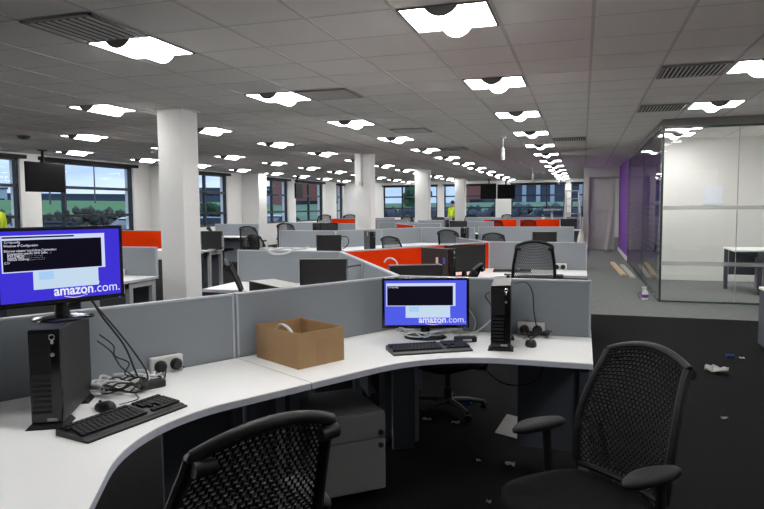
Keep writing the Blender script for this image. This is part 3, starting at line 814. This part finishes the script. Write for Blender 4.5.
cable([(-1.84, 1.95, 1.18), (-1.80, 2.05, 1.04), (-1.75, 2.13, .90), (-1.69, 2.15, .79), (-1.68, 2.10, zz)], .0035, M['bcable'], 'second black lead beside the monitor lead at left')
cable([(-1.82, 2.02, .95), (-1.79, 2.06, .90), (-1.78, 2.10, .83), (-1.74, 2.12, .79), (-1.74, 2.19, zz), (-1.70, 2.26, zz), (-1.77, 2.38, zz+.02)], .003, M['bcable'], 'thin black lead from the left computer to the socket')
cable([(-1.70, 2.2, zz), (-1.73, 2.29, zz), (-1.80, 2.33, zz), (-1.85, 2.42, zz+.01), (-1.74, 2.47, zz), (-1.75, 2.40, zz+.03)], .003, M['bcable'], 'black adapter lead running to the left socket')
cable([(-1.64, 1.92, zz), (-1.62, 2.00, zz), (-1.67, 2.05, zz), (-1.70, 2.10, zz)], .002, M['bcable'], 'thin black mouse lead at left')
cable([(-1.76, 2.2, zz), (-1.75, 2.3, zz+.01), (-1.78, 2.36, zz), (-1.72, 2.30, zz), (-1.71, 2.22, zz)], .0045, M['wcable'], 'white cable loop between the coil and the left socket')
cable([(-1.79, 2.0, .98), (-1.76, 2.04, .93), (-1.78, 2.07, .88), (-1.73, 2.09, .85), (-1.76, 2.1, .80), (-1.71, 2.12, .78), (-1.73, 2.16, zz), (-1.68, 2.1, zz)], .0028, M['bcable'], 'thin crinkled black lead hanging close behind the left computer')
cable([(-1.80, 2.08, .80), (-1.76, 2.16, .785), (-1.72, 2.22, .765), (-1.76, 2.28, .76), (-1.80, 2.34, zz), (-1.76, 2.26, zz)], .006, M['wcable'], 'raised white cable strand above the white coil at left')
t = thing('power_adapter', (-1.685, 2.17, ZT), R(62), 'black power adapter brick on the left front desk', 'power adapter')
b = MB(); b.box(-.05, .05, -.025, .025, 0, .03, bev=.006); b.build('body', M['black'], t); b = MB(); b.tube([(-.05, 0, .015), (-.075, 0, .012)], .006, 8); b.build('strain_relief', M['bcable'], t)
# right-hand cables
coil(-.76, 3.57, ZT, .06, 4, .0055, M['wcable'], 'coiled white cable behind the right lit monitor', 8, 1.7, 0)
coil(-.86, 3.45, ZT+.014, .10, 4, .0035, M['wcable'], 'loose white cable looped over the base of the right lit monitor', 9, 1.2, 0)
coil(-.24, 3.60, ZT, .045, 4, .0035, M['bcable'], 'coiled black cable under the right socket', 11, 1.6, 0)
cable([(-.36, 3.62, 1.03), (-.30, 3.66, 1.035), (-.265, 3.67, .98), (-.255, 3.665, .87), (-.24, 3.655, .79)], .0035, M['bcable'], 'black lead arching from the right-hand computer to the socket')
cable([(-.66, 3.56, .92), (-.61, 3.60, .87), (-.58, 3.62, .80), (-.60, 3.58, zz), (-.66, 3.52, zz)], .003, M['wcable'], 'white lead curving down left of the right-hand computer')
cable([(-.46, 3.56, .86), (-.50, 3.58, .81), (-.57, 3.56, .755), (-.66, 3.50, zz)], .0045, M['wcable'], 'thick pale lead behind the right-hand computer')
cable([(-.50, 3.60, .98), (-.53, 3.66, .95), (-.50, 3.67, .90), (-.46, 3.62, .86)], .003, M['bcable'], 'black looped lead left of the right-hand computer')
cable([(-.45, 3.08, .70), (-.45, 3.12, .66), (-.38, 3.2, .575), (-.28, 3.22, .565), (-.2, 3.2, .61), (-.17, 3.2, .70)], .004, M['bcable'], 'black cable drooping below the front right desk')
t = thing('power_adapter', (-.60, 3.40, ZT), R(25), 'black power adapter brick between right keyboard and monitor', 'power adapter')
b = MB(); b.box(-.06, .06, -.022, .022, 0, .03, bev=.006); b.build('body', M['black'], t); b = MB(); b.box(-.02, .03, -.0235, -.022, .008, .02); b.build('sticker', M['paper'], t)
# cables over the middle screen and rear leads
b = MB()
zc = ZP+.004
b.tube(smoothpath([(-3.05, 5.70, zc), (-2.98, 5.66, zc+.01), (-2.93, 5.655, zc-.025), (-2.83, 5.655, zc-.035), (-2.75, 5.655, zc-.02), (-2.72, 5.68, zc+.004), (-2.62, 5.69, zc+.015), (-2.55, 5.70, zc+.03)]), .008, 8)
b.tube(smoothpath([(-3.08, 5.69, zc+.005), (-2.98, 5.68, zc+.022), (-2.88, 5.69, zc+.008), (-2.78, 5.70, zc+.02), (-2.66, 5.69, zc+.01), (-2.57, 5.68, zc+.02)]), .008, 8)
b.tube(smoothpath([(-3.02, 5.67, zc+.02), (-2.95, 5.655, zc-.03), (-2.88, 5.655, zc-.045), (-2.78, 5.655, zc-.035), (-2.70, 5.67, zc+.004)]), .007, 8)
tag(b.build('cable_bundle', M['wcable'], smooth=True), 'white cable bundle draped over the top of the grey screen', 'cable')
cable([(-1.76, 4.66, 1.0), (-1.66, 4.72, 1.01), (-1.63, 4.72, .95), (-1.65, 4.72, .88), (-1.72, 4.70, .84)], .006, M['bcable'], 'black lead looping from the rear of the computer below the cable-draped screen')
cable([(-3.41, 8.82, 1.04), (-3.33, 8.84, 1.03), (-3.31, 8.84, .95), (-3.36, 8.84, .88), (-3.40, 8.84, .86)], .007, M['bcable'], 'black lead looping behind the computer left of the second column')
cable([(-1.5, 6.85, .96), (-1.55, 6.6, .99), (-1.62, 6.55, .96), (-1.55, 6.62, .93), (-1.5, 6.7, .945)], .004, M['bcable'], 'thin black lead against the large orange screen')
cable([(-1.42, 4.55, ZP+.003), (-1.40, 4.56, ZP+.03), (-1.36, 4.55, ZP+.034), (-1.32, 4.54, ZP+.01), (-1.31, 4.53, ZP-.03)], .006, M['wcable'], 'small white lead arching over a screen behind the black computer')

# ------------------------------------------------------------------ cardboard box
A_, B_, C_ = Vector((-1.53, 2.77)), Vector((-1.225, 2.60)), Vector((-1.085, 2.845))
ux = (B_-A_); uy = (C_-B_)
t = thing('cardboard_box', (A_.x, A_.y, ZT), math.atan2(ux.y, ux.x), 'open brown cardboard box on the front desk', 'box')
lx, ly, hh = ux.length, uy.length-.01, .165; th = .005
b = MB(); b.box(0, lx, 0, ly, 0, th); b.box(0, lx, 0, th, th, hh); b.box(0, lx, ly-th, ly, th, hh); b.box(0, th, th, ly-th, th, hh); b.box(lx-th, lx, th, ly-th, th, hh); b.build('carton', M['card'], t)
b = MB(); b.box(th, th+.004, th, ly-th, hh-.11, hh-.004); b.box(lx-th-.004, lx-th, th, ly-th, hh-.10, hh-.006); b.box(th+.004, lx-th-.004, ly-th-.004, ly-th, hh-.09, hh-.004); b.build('flap', M['card'], t)
b = MB(); b.box(lx, lx+.0008, ly*.38, ly*.62, .0, hh*.72); b.build('tape', M['tape'], t)
ca = math.atan2(ux.y, ux.x)
def bp(x, y, z): return (A_.x+x*math.cos(ca)-y*math.sin(ca), A_.y+x*math.sin(ca)+y*math.cos(ca), z)
b = MB(); b.tube(smoothpath([bp(.07, .06, ZT+.02), bp(.09, .05, ZT+.12), bp(.14, .045, ZT+.174), bp(.21, .045, ZT+.168), bp(.25, .05, ZT+.12), bp(.26, .06, ZT+.02)]), .007, 8)
tag(b.build('white_cable', M['wcable'], smooth=True), 'white cable arching up inside the cardboard box', 'cable')

# ------------------------------------------------------------------ pedestals
def pedestal(x, y, rz, w_, d_, h_, lab, split, top=None, body='silver'):
    t = thing('drawer_pedestal', (x, y, 0), R(rz), lab, 'drawer unit')   # origin: front right bottom corner, front faces -Y
    b = MB(); b.box(-w_, 0, .02, d_, .035, h_, bev=.004); b.build('body', M[body], t)
    zs = [.045]+split+[h_-.004]
    for i in range(len(zs)-1):
        b = MB(); b.box(-w_+.003, -.003, 0, .019, zs[i]+.002, zs[i+1]-.002, bev=.003); d = b.build('drawer', M[body], t)
        c = MB(); zl = zs[i+1]-.035 if i == 0 else zs[i]+.03
        c.lathe([(.013, 0), (.013, .012), (.009, .014)], 14, T(-.03, 0, zl) @ RX(R(90))); c.build('lock', M['bcable'], d, smooth=True)
    for k in range(4):
        c = MB(); c.lathe([(.018, -.012), (.018, .012)], 12, T(-.05 if k % 2 else -w_+.05, .06 if k < 2 else d_-.06, .018) @ RY(R(90))); c.build('caster', M['blackmatt'], t)
    if top:
        c = MB(); c.box(-w_-.006, .006, -.01, d_+.01, h_, h_+.025, bev=.003); c.build('top', M[top], t)
    return t
M['ped'] = mat('grey_pedestal_steel', (.27, .27, .275), .5)
pedestal(-.93, 2.99, 41, .40, .46, .44, 'low grey drawer unit under the front desk behind the near chair', [.31], body='ped')
t = thing('key_ring', (-.925, 2.965, .34), R(41), 'small keys hanging in the lock of the low grey drawer unit', 'keys'); b = MB(); b.box(-.002, .03, -.004, .0, -.003, .003); b.tube([(.035+.008*math.cos(a*PI/6), -.002, -.004+.008*math.sin(a*PI/6)) for a in range(12)], .0012, 6, closed=True); b.build('key', M['chrome'], t)
pd = pedestal(2.19, 6.55, 0, .44, .8, .60, 'tall grey drawer unit with a white top at the right picture edge', [.42], top='white_top', body='leg')
pedestal(-2.0, 4.5, 60, .4, .46, .47, 'grey drawer unit beneath the desk behind the cardboard box screen', [.33], body='ped')
# flat grey-topped case lying on the desk behind the front screen
t = thing('desktop_computer', (-2.48, 4.86, ZT), R(-37), 'black computer case lying flat with a pale top, behind the front screen', 'computer')
b = MB(); b.box(-.3, .3, -.12, .12, .004, .10, bev=.004); b.build('case', M['towercase'], t)
b = MB(); b.box(-.298, .298, -.118, .118, .10, .102); b.build('lid', M['palelid'] if 'palelid' in M else M.setdefault('palelid', mat('pale_case_lid', (.45, .45, .43), .5)), t)

# ------------------------------------------------------------------ glass room furniture, aisle bits
t = thing('office_desk', (2.65, 12.0, 0), 0, 'white topped desk behind the glass wall', 'desk')
b = MB(); b.box(-.28, 1.3, -.45, .45, ZT-.028, ZT, bev=.003); b.build('desktop', M['white_top'], t)
for (x, y) in ((-.24, .38), (.10, -.40), (1.2, .38), (1.2, -.4)):
    b = MB(); b.box(x-.03, x+.03, y-.03, y+.03, 0, ZT-.028); b.build('leg', M['leg'], t)
b = MB(); b.box(-.2, 1.2, .36, .38, .25, ZT-.03); b.build('modesty_panel', M['leg'], t)
pedestal(3.35, 11.75, 0, .5, .6, .56, 'grey drawer unit under the desk behind the glass wall', [.38], body='ped')
b = MB(); b.box(2.235, 2.555, 13.605, 13.618, 1.47, 1.83, bev=.002); tag(b.build('notice_board', M['poster']), 'pale blue square sheet on the cream wall of the glass room', 'board')
t = thing('spray_bottle', (.95, 10.6, 0), R(20), 'white spray bottle standing on the floor at the glass corner', 'bottle')
b = MB(); b.lathe([(.045, 0), (.048, .01), (.048, .10), (.03, .14), (.014, .155)], 16); b.build('bottle', M['whitep'], t, smooth=True)
b = MB(); b.lathe([(.049, .035), (.049, .085)], 16); b.build('purple_label', M['purple'], t)
b = MB(); b.lathe([(.016, .155), (.016, .18)], 12); b.box(-.05, .02, -.012, .012, .18, .205, bev=.003); b.box(-.04, -.03, -.006, .006, .14, .18); b.build('trigger', M['whitep'], t)
cable([(.88, 10.62, .006), (.86, 10.68, .05), (.87, 10.74, .09), (.91, 10.74, .07), (.92, 10.68, .006)], .006, M['bcable'], 'small black cable loop left of the spray bottle')
for i, (x0, y0, x1, y1, m, lab) in enumerate([(.74, 17.1, .84, 14.0, 'pine', 'pale pine plank lying on the aisle floor, leftmost'), (.93, 16.4, .99, 13.6, 'greytimber', 'grey primed plank lying beside the pine plank in the aisle')]):
    L_ = math.hypot(x1-x0, y1-y0); t = MB(); t.box(-.05, .05, 0, L_, 0, .045, bev=.003)
    tag(t.build('timber_plank', M[m], loc=(x0, y0, 0), rz=math.atan2(y1-y0, x1-x0)-PI/2), lab, 'plank', 'timber on the aisle floor')
b = MB(); b.box(-.05, .05, -.012, .012, 0, 1.5, T(.74, 22.3, .008) @ RY(R(8)) @ RX(R(-9))); tag(b.build('timber_plank', M['beige']), 'narrow board leaning on the wall at the end of the aisle', 'plank')
# step ladder far down the aisle
t = thing('step_ladder', (-.32, 21.9, 0), R(10), 'aluminium step ladder standing before the far right window', 'ladder')
for sx in (-1, 1):
    b = MB(); b.tube([(sx*.28, -.35, 0), (sx*.2, 0, 1.95)], .028, 8); b.build('front_rail', M['alu'], t)
    b = MB(); b.tube([(sx*.28, .45, 0), (sx*.2, .03, 1.95)], .022, 8); b.build('rear_rail', M['alu'], t)
for k in range(7):
    q = (k+1)/8; b = MB(); hw = .28-.08*q; b.box(-hw, hw, -.35*(1-q)-.05, -.35*(1-q)+.05, 1.95*q-.015, 1.95*q+.015); b.build('tread', M['alu'], t)
b = MB(); b.box(-.24, .24, -.06, .09, 1.95, 1.99, bev=.005); b.build('platform', M['alu'], t)
t = thing('equipment_stand', (-1.0, 22.6, 0), 0, 'small white stand with a flat grey top left of the step ladder', 'stand')
b = MB(); b.lathe([(.16, 0), (.15, .03), (.04, .05), (.04, 1.32)], 16); b.build('post', M['whitep'], t); b = MB(); b.box(-.28, .28, -.2, .2, 1.32, 1.37, bev=.005); b.build('tray', M['silver'], t)
b = MB(); 
rnd = random.Random(4)
f = b.grid(lambda u, v: Vector((.10*(u-.5)*2, .22*(v-.5)*2, .34*(math.sin(PI*u)*math.sin(PI*v))**.6+rnd.uniform(0, .05))), 8, 8)
M['wrap'] = mat('clear_plastic_wrap', (.62, .60, .54), .25)
b2 = MB(); b2.box(-.12, .12, -.3, .3, 0, .55, bev=.03); b2.bm.free(); tb = thing('wrapped_bundle', (-.02, 15.6, 0), 0, 'bundle in crumpled clear plastic at the aisle end of the grey screens', 'bundle')
b3 = MB(); b3.box(-.14, .14, -.25, .25, 0, .55, bev=.02); b3.build('carton', M['paper'], tb); o = b.build('plastic_wrap', M['wrap'], tb, smooth=True); o.location = (0, 0, .551)

# litter on the dark carpet
def scrap(x, y, w_, h_, m, lab, name='paper_scrap', bump_=.02, rz=0, seed=0, grp='litter on the dark carpet'):
    rnd = random.Random(seed+int(x*100)); b = MB(); n = 5
    rad = [rnd.uniform(.65, 1.1) for _ in range(24)]
    zs = [[rnd.uniform(0, bump_) for j in range(n+2)] for i in range(n+2)]
    def f(u, v):
        i, j = round(u*n), round(v*n)
        return Vector(((u-.5)*w_*rad[i], (v-.5)*h_*rad[j+8], zs[i][j]+.002))
    fs = b.grid(f, n, n); bmesh.ops.solidify(b.bm, geom=fs, thickness=.002)
    return tag(b.build(name, M[m], loc=(x, y, .003), rz=rz), lab, 'litter', grp)
scrap(1.13, 6.08, .26, .13, 'paper', 'crumpled white bag on the dark carpet right of the foreground chair', 'crumpled_bag', .07, R(-15), 1)
scrap(1.37, 6.75, .10, .09, 'bluep', 'blue plastic scrap beyond the crumpled white bag', 'plastic_scrap', .03, 0, 2)
scrap(1.46, 6.7, .05, .04, 'paper', 'tiny white scrap right of the blue scrap')
scrap(1.55, 5.85, .16, .07, 'paper', 'white paper scrap at the right picture edge', 'paper_scrap', .03, 0, 4)
scrap(.95, 4.75, .05, .03, 'paper', 'small pale scrap below the crumpled white bag')
scrap(-1.0, 4.15, .08, .03, 'paper', 'pale scrap on the carpet beside the desk legs')
scrap(-.80, 4.15, .07, .02, 'paper', 'pale scrap near the under-desk chair')
scrap(-.78, 4.6, .09, .06, 'bluep', 'blue scrap under the desk near the chair base', 'plastic_scrap', .03)
scrap(-.55, 3.55, .03, .02, 'paper', 'small white scrap in front of the under-desk chair')
scrap(-.42, 3.05, .025, .02, 'paper', 'tiny white dot of litter left of the foreground armrest')
scrap(-.62, 2.75, .035, .015, 'paper', 'tiny white sliver low in the picture middle')
scrap(-.37, 3.55, .06, .05, 'paper', 'paper flake beside the white papers under the desk')
scrap(-.28, 4.0, .22, .07, 'paper', 'white paper strip below the end support of the front desk', 'paper_scrap', .01, 0, 9)
b = MB(); b.box(-.09, .09, -.002, .002, 0, .17, T(0, 0, .002) @ RX(R(-60))); tag(b.build('paper_sheet', M['paper'], loc=(-.44, 4.02, 0), rz=R(-25)), 'white sheet of paper leaning on the end support of the front desk', 'paper')
scrap(.2, 3.0, .05, .03, 'paper', 'white scrap behind the mesh of the foreground chair')

# ------------------------------------------------------------------ hanging screens
def tv(x, y, z0, z1, w_, rz, lab, pole=True, py=.05):
    t = thing('hanging_television', (x, y, z0), R(rz), lab, 'television', 'black televisions hung from the ceiling')
    b = MB(); b.box(-w_/2, w_/2, -.03, .03, 0, z1-z0, bev=.008); b.build('casing', M['tvblack'], t)
    b = MB(); b.box(-w_/2+.03, w_/2-.03, -.033, -.03, .04, z1-z0-.03); b.build('display', M['tvblack'], t)
    if pole:
        b = MB(); b.tube([(0, py, z1-z0-.2), (0, py, H-z0)], .03, 10); b.box(-.09, .09, py-.05, py+.05, H-z0-.02, H-z0); b.box(-.15, .15, .03, py+.02, (z1-z0)/2-.1, (z1-z0)-.1); b.build('ceiling_pole', M['blackmatt'], t)
    return t
tv(-11.0, 10.90, 1.85, 2.48, 1.02, 90, 'large black television hung before the left windows')
tv(-10.8, 23.25, 1.85, 2.45, 1.0, 99, 'black television hung beyond the fourth left window')
tv(-4.25, 30.2, 1.83, 2.5, .85, -25, 'left screen of the pair of black televisions hung at the far windows')
tv(-3.42, 30.2, 1.83, 2.5, .85, 25, 'right screen of the pair of black televisions hung at the far windows')

# ------------------------------------------------------------------ people
def person(x, y, rz, lab, h=1.75):
    t = thing('person', (x, y, 0), rz, lab, 'person')
    k = h/1.75
    V_ = {'pelvis': (0, 0, .95, .15, .11), 'waist': (0, 0, 1.10, .14, .10), 'chest': (0, 0, 1.30, .17, .115), 'neck0': (0, 0, 1.44, .07, .06), 'neck': (0, 0, 1.52, .052, .052), 'head': (0, .015, 1.60, .072, .085), 'crown': (0, .01, 1.70, .06, .07),
          'hipL': (-.09, 0, .88, .09, .09), 'kneeL': (-.10, .02, .48, .058, .058), 'ankL': (-.11, 0, .08, .042, .042), 'toeL': (-.12, .15, .035, .04, .03),
          'hipR': (.09, 0, .88, .09, .09), 'kneeR': (.10, .02, .48, .058, .058), 'ankR': (.11, 0, .08, .042, .042), 'toeR': (.12, .15, .035, .04, .03),
          'shL': (-.19, 0, 1.38, .06, .06), 'elL': (-.25, -.03, 1.10, .043, .043), 'wrL': (-.24, .08, .88, .03, .03), 'haL': (-.235, .11, .80, .03, .02),
          'shR': (.19, 0, 1.38, .06, .06), 'elR': (.25, -.03, 1.10, .043, .043), 'wrR': (.24, .08, .88, .03, .03), 'haR': (.235, .11, .80, .03, .02)}
    E_ = [('pelvis', 'waist'), ('waist', 'chest'), ('chest', 'neck0'), ('neck0', 'neck'), ('neck', 'head'), ('head', 'crown'), ('pelvis', 'hipL'), ('hipL', 'kneeL'), ('kneeL', 'ankL'), ('ankL', 'toeL'), ('pelvis', 'hipR'), ('hipR', 'kneeR'), ('kneeR', 'ankR'), ('ankR', 'toeR'),
          ('chest', 'shL'), ('shL', 'elL'), ('elL', 'wrL'), ('wrL', 'haL'), ('chest', 'shR'), ('shR', 'elR'), ('elR', 'wrR'), ('wrR', 'haR')]
    def skin(name, keys, m, grow=1.0, root=None):
        ks = list(keys); me = bpy.data.meshes.new(name)
        me.from_pydata([Vector(V_[q][:3])*k for q in ks], [(ks.index(a), ks.index(c)) for a, c in E_ if a in ks and c in ks], [])
        o = bpy.data.objects.new(name, me); COL.objects.link(o); md = o.modifiers.new('skin', 'SKIN'); md.use_smooth_shade = True
        ly = me.skin_vertices[0] if me.skin_vertices else None
        if ly is None:
            bm_ = bmesh.new(); bm_.from_mesh(me); bm_.verts.layers.skin.verify(); bm_.to_mesh(me); bm_.free(); ly = me.skin_vertices[0]
        for i, q in enumerate(ks):
            ly.data[i].radius = (V_[q][3]*k*grow, V_[q][4]*k*grow); ly.data[i].use_root = (q == (root or ks[0]))
        o.modifiers.new('sub', 'SUBSURF').levels = 1; o.modifiers['sub'].render_levels = 2
        dg = bpy.context.evaluated_depsgraph_get(); nm = bpy.data.meshes.new_from_object(o.evaluated_get(dg)); bpy.data.objects.remove(o)
        nm.materials.clear(); nm.materials.append(m); nm.name = name
        p = bpy.data.objects.new(name, nm); COL.objects.link(p); p.parent = t; return p
    skin('body', V_.keys(), M['skin'])
    skin('hi_vis_jacket', ['chest', 'waist', 'pelvis', 'neck0', 'shL', 'elL', 'wrL', 'shR', 'elR', 'wrR'], M['hivis'], 1.22)
    skin('trousers', ['pelvis', 'hipL', 'kneeL', 'ankL', 'hipR', 'kneeR', 'ankR'], M['trouser'], 1.15)
    b = MB(); b.lathe([(.092*k, 1.62*k), (.098*k, 1.66*k), (.09*k, 1.72*k), (.05*k, 1.765*k), (.01, 1.775*k)], 16, T(0, -.01, 0)); b.build('hair', M['hair'], t, smooth=True)
    b = MB()
    for sx in (-.03, .03): b.lathe([(.002, -.008), (.011, 0), (.002, .008)], 8, T(sx*k, .098*k, 1.635*k) @ RX(R(90)))
    b.build('eye', M['bcable'], t)
    b = MB(); b.tube([(0, .095*k, 1.64*k), (0, .118*k, 1.60*k)], [.008, .014], 8); b.build('nose', M['skin'], t, smooth=True)
    return t
person(-11.3, 9.84, R(-100), 'person in a hi-vis yellow jacket standing by the left window at the left picture edge')
person(-5.85, 29.6, R(150), 'person in a hi-vis yellow jacket standing by the far windows')

# ------------------------------------------------------------------ outside
b = MB(); b.box(-160, -12.31, -60, 160, -.5, -.35); tag(b.build('car_park', M['asphalt']), kind='structure')
b = MB(); b.box(-12.31, 60, 31.9, 160, -.5, -.35); tag(b.build('car_park', M['asphalt']), kind='structure')
b = MB(); b.prism([(-34, -.4), (-40, .9), (-75, 2.9), (-150, 3.4), (-150, -.4)], -60, 160, axis='y'); tag(b.build('grass_bank', M['grass'], loc=(0, 0, 0)), kind='structure')
b = MB(); b.prism([(50, -.4), (54, .8), (78, 2.0), (150, 2.4), (150, -.4)], -60, 60, axis='x'); tag(b.build('grass_bank', M['grass2']), kind='structure')
def hedge(x0, x1, y0, y1, h_, m, lab, seed=0):
    rnd = random.Random(seed); b = MB()
    n = int(max(60, 26*max(x1-x0, y1-y0)))
    for i in range(min(n, 500)):
        p = Vector((rnd.uniform(x0, x1), rnd.uniform(y0, y1), rnd.uniform(0, h_*.9))); s_ = rnd.uniform(.15, .38)
        r_ = bmesh.ops.create_icosphere(b.bm, subdivisions=1, radius=s_)
        for v in r_['verts']: v.co = v.co*rnd.uniform(.8, 1.2)+p
    return tag(b.build('hedge', m, loc=(0, 0, -.38)), lab, 'hedge')
hedge(-31, -29.5, 18, 48, 2.0, M['hedge'], 'dark hedge across the car park outside the left windows', 1)
hedge(-21, -19.6, 14, 21, 1.2, M['hedge'], 'low dark hedge close outside the second left window', 2)
hedge(-25.5, -23.6, 35.5, 38.5, 2.3, M['bush'], 'round green bush outside the third left window', 3)
hedge(-14, 4, 40, 41.2, 1.9, M['hedge2'], 'dark hedge outside the far windows', 4)
def building(x, y, rz, wd, dp, hh_, m, lab, pillars=0, pm=None, bands=0):
    t = thing('office_building', (x, y, -.4), R(rz), lab, 'building')
    b = MB(); b.box(-wd/2, wd/2, 0, dp, 0, hh_); b.build('wall', m, t)
    b = MB(); b.box(-wd/2-.2, wd/2+.2, -.2, dp+.2, hh_, hh_+.4); b.build('roof', M['slate'], t)
    for i in range(pillars):
        xx = -wd/2+wd*(i+.5)/pillars; c = MB(); c.box(xx-.28, xx+.28, -.35, -.01, 0, hh_); c.build('pillar', pm or M['palecl'], t)
    for i in range(bands):
        z = hh_*(i+.55)/bands; c = MB(); c.box(-wd/2+.5, wd/2-.5, -.08, -.01, z, z+.9); c.build('window_strip', M['carglass'], t)
    return t
building(-5.0, 92, 0, 11.5, 10, 12, M['slate'], 'dark building with pale pillars beyond the far right windows', 6, None, 4)
building(-13.4, 90, 0, 4.8, 10, 11, M['brick'], 'red brick building beyond the far windows', 0, None, 3)
building(-45, 92, 0, 15, 10, 5, M['palecl'], 'low pale building beyond the left far window', 0, None, 2)
building(-112, 118, 60, 26, 8, 5.2, M['slate'], 'low dark building far outside the second left window', 0, None, 1)
building(-118, 92, 60, 22, 8, 6.2, M['palecl'], 'pale low building far outside the second left window', 0, None, 1)
building(-78, 140, 50, 24, 8, 6.5, M['slate'], 'grey building on the skyline outside the fourth left window', 0, None, 2)
building(-34, 78, 40, 9, 6, 7, M['brick'], 'red brick building outside the fifth left window', 0, None, 2)
def tree(x, y, h_, m, lab, seed):
    rnd = random.Random(seed); t = thing('tree', (x, y, .8), 0, lab, 'tree', 'trees outside the far windows')
    b = MB(); b.tube([(0, 0, -.6), (0, 0, h_*.5)], [.2, .12], 8); b.build('trunk', M['trouser'], t)
    b = MB()
    for i in range(120):
        p = Vector((rnd.gauss(0, h_*.17), rnd.gauss(0, h_*.17), h_*.6+rnd.gauss(0, h_*.17)))
        r_ = bmesh.ops.create_icosphere(b.bm, subdivisions=1, radius=rnd.uniform(.25, .6))
        for v in r_['verts']: v.co = v.co*rnd.uniform(.8, 1.2)+p
    b.build('crown', m, t)
tree(-23.5, 70, 3.6, M['bush'], 'green tree outside the left far window', 21)
tree(-18.0, 70, 3.2, M['bush'], 'green tree outside between the left and middle far windows', 22)
for i, (x, y, h_) in enumerate([(-62, 62, 9), (-66, 74, 9.5), (-60, 82, 8), (-52, 88, 9), (-49, 80, 9), (-70, 50, 9)]):
    t = thing('street_lamp', (x, y, 1.6), 0, 'thin street lamp %s outside the left windows' % ['left on the skyline', 'centred on the skyline', 'right on the skyline', 'in the third window', 'in the fourth window', 'beside the television'][i], 'street lamp', 'street lamps outside')
    b = MB(); b.tube([(0, 0, 0), (0, 0, h_-2)], [.11, .07], 8); b.build('pole', M['leg'], t); b = MB(); b.box(-.6, .6, -.12, .12, h_-2, h_-1.85); b.build('lantern', M['leg'], t)
def car(x, y, rz, m, lab):
    t = thing('car', (x, y, -.35), R(rz), lab, 'car', 'parked cars outside the left windows')
    def hull(prof, w0, w1):
        b = MB(); n = len(prof); L_ = []
        for s, wv in ((-1, w0), (-.9, w1), (.9, w1), (1, w0)):
            pass
        a = [b.bm.verts.new((px_, -wy, pz)) for px_, pz, wy in prof]; c = [b.bm.verts.new((px_, wy, pz)) for px_, pz, wy in prof]
        fs = [b.bm.faces.new(a), b.bm.faces.new(c[::-1])]+[b.bm.faces.new((a[i], c[i], c[(i+1) % n], a[(i+1) % n])) for i in range(n)]
        bmesh.ops.recalc_face_normals(b.bm, faces=fs)
        bmesh.ops.bevel(b.bm, geom=list(b.bm.edges), offset=.06, segments=2, affect='EDGES'); return b
    hull([(-2.05, .28, .8), (2.05, .28, .8), (2.1, .62, .8), (1.95, .82, .78), (1.0, .98, .82), (-1.5, 1.0, .82), (-2.0, .9, .8), (-2.1, .6, .8)], 0, 0).build('body', m, t, smooth=True)
    hull([(1.05, .94, .76), (.35, 1.42, .60), (-1.0, 1.46, .60), (-1.75, .96, .74)], 0, 0).build('window_band', M['carglass'], t, smooth=True)
    hull([(.42, 1.39, .61), (.2, 1.47, .56), (-.9, 1.51, .56), (-1.1, 1.42, .61)], 0, 0).build('roof', m, t, smooth=True)
    for sx in (-1.3, 1.3):
        for sy in (-1, 1):
            b = MB(); b.lathe([(.31, -.1), (.32, -.08), (.32, .08), (.31, .1), (.18, .1)], 20, T(sx, sy*.74, .32) @ RX(R(90)*-sy)); b.build('wheel', M['tyre'], t, smooth=True)
    return t
car(-15.1, 23.6, 80, M['carpaint'], 'pale blue car parked close outside the third left window')
car(-14.3, 28.9, 82, M['carwhite'], 'silver car parked outside the fourth left window')
car(-15.2, 15.3, 85, M['carnavy'], 'navy blue car parked outside the second left window behind the television')
car(-17.5, 22.6, 80, M['carwhite'], 'white vehicle at the right edge of the second left window')
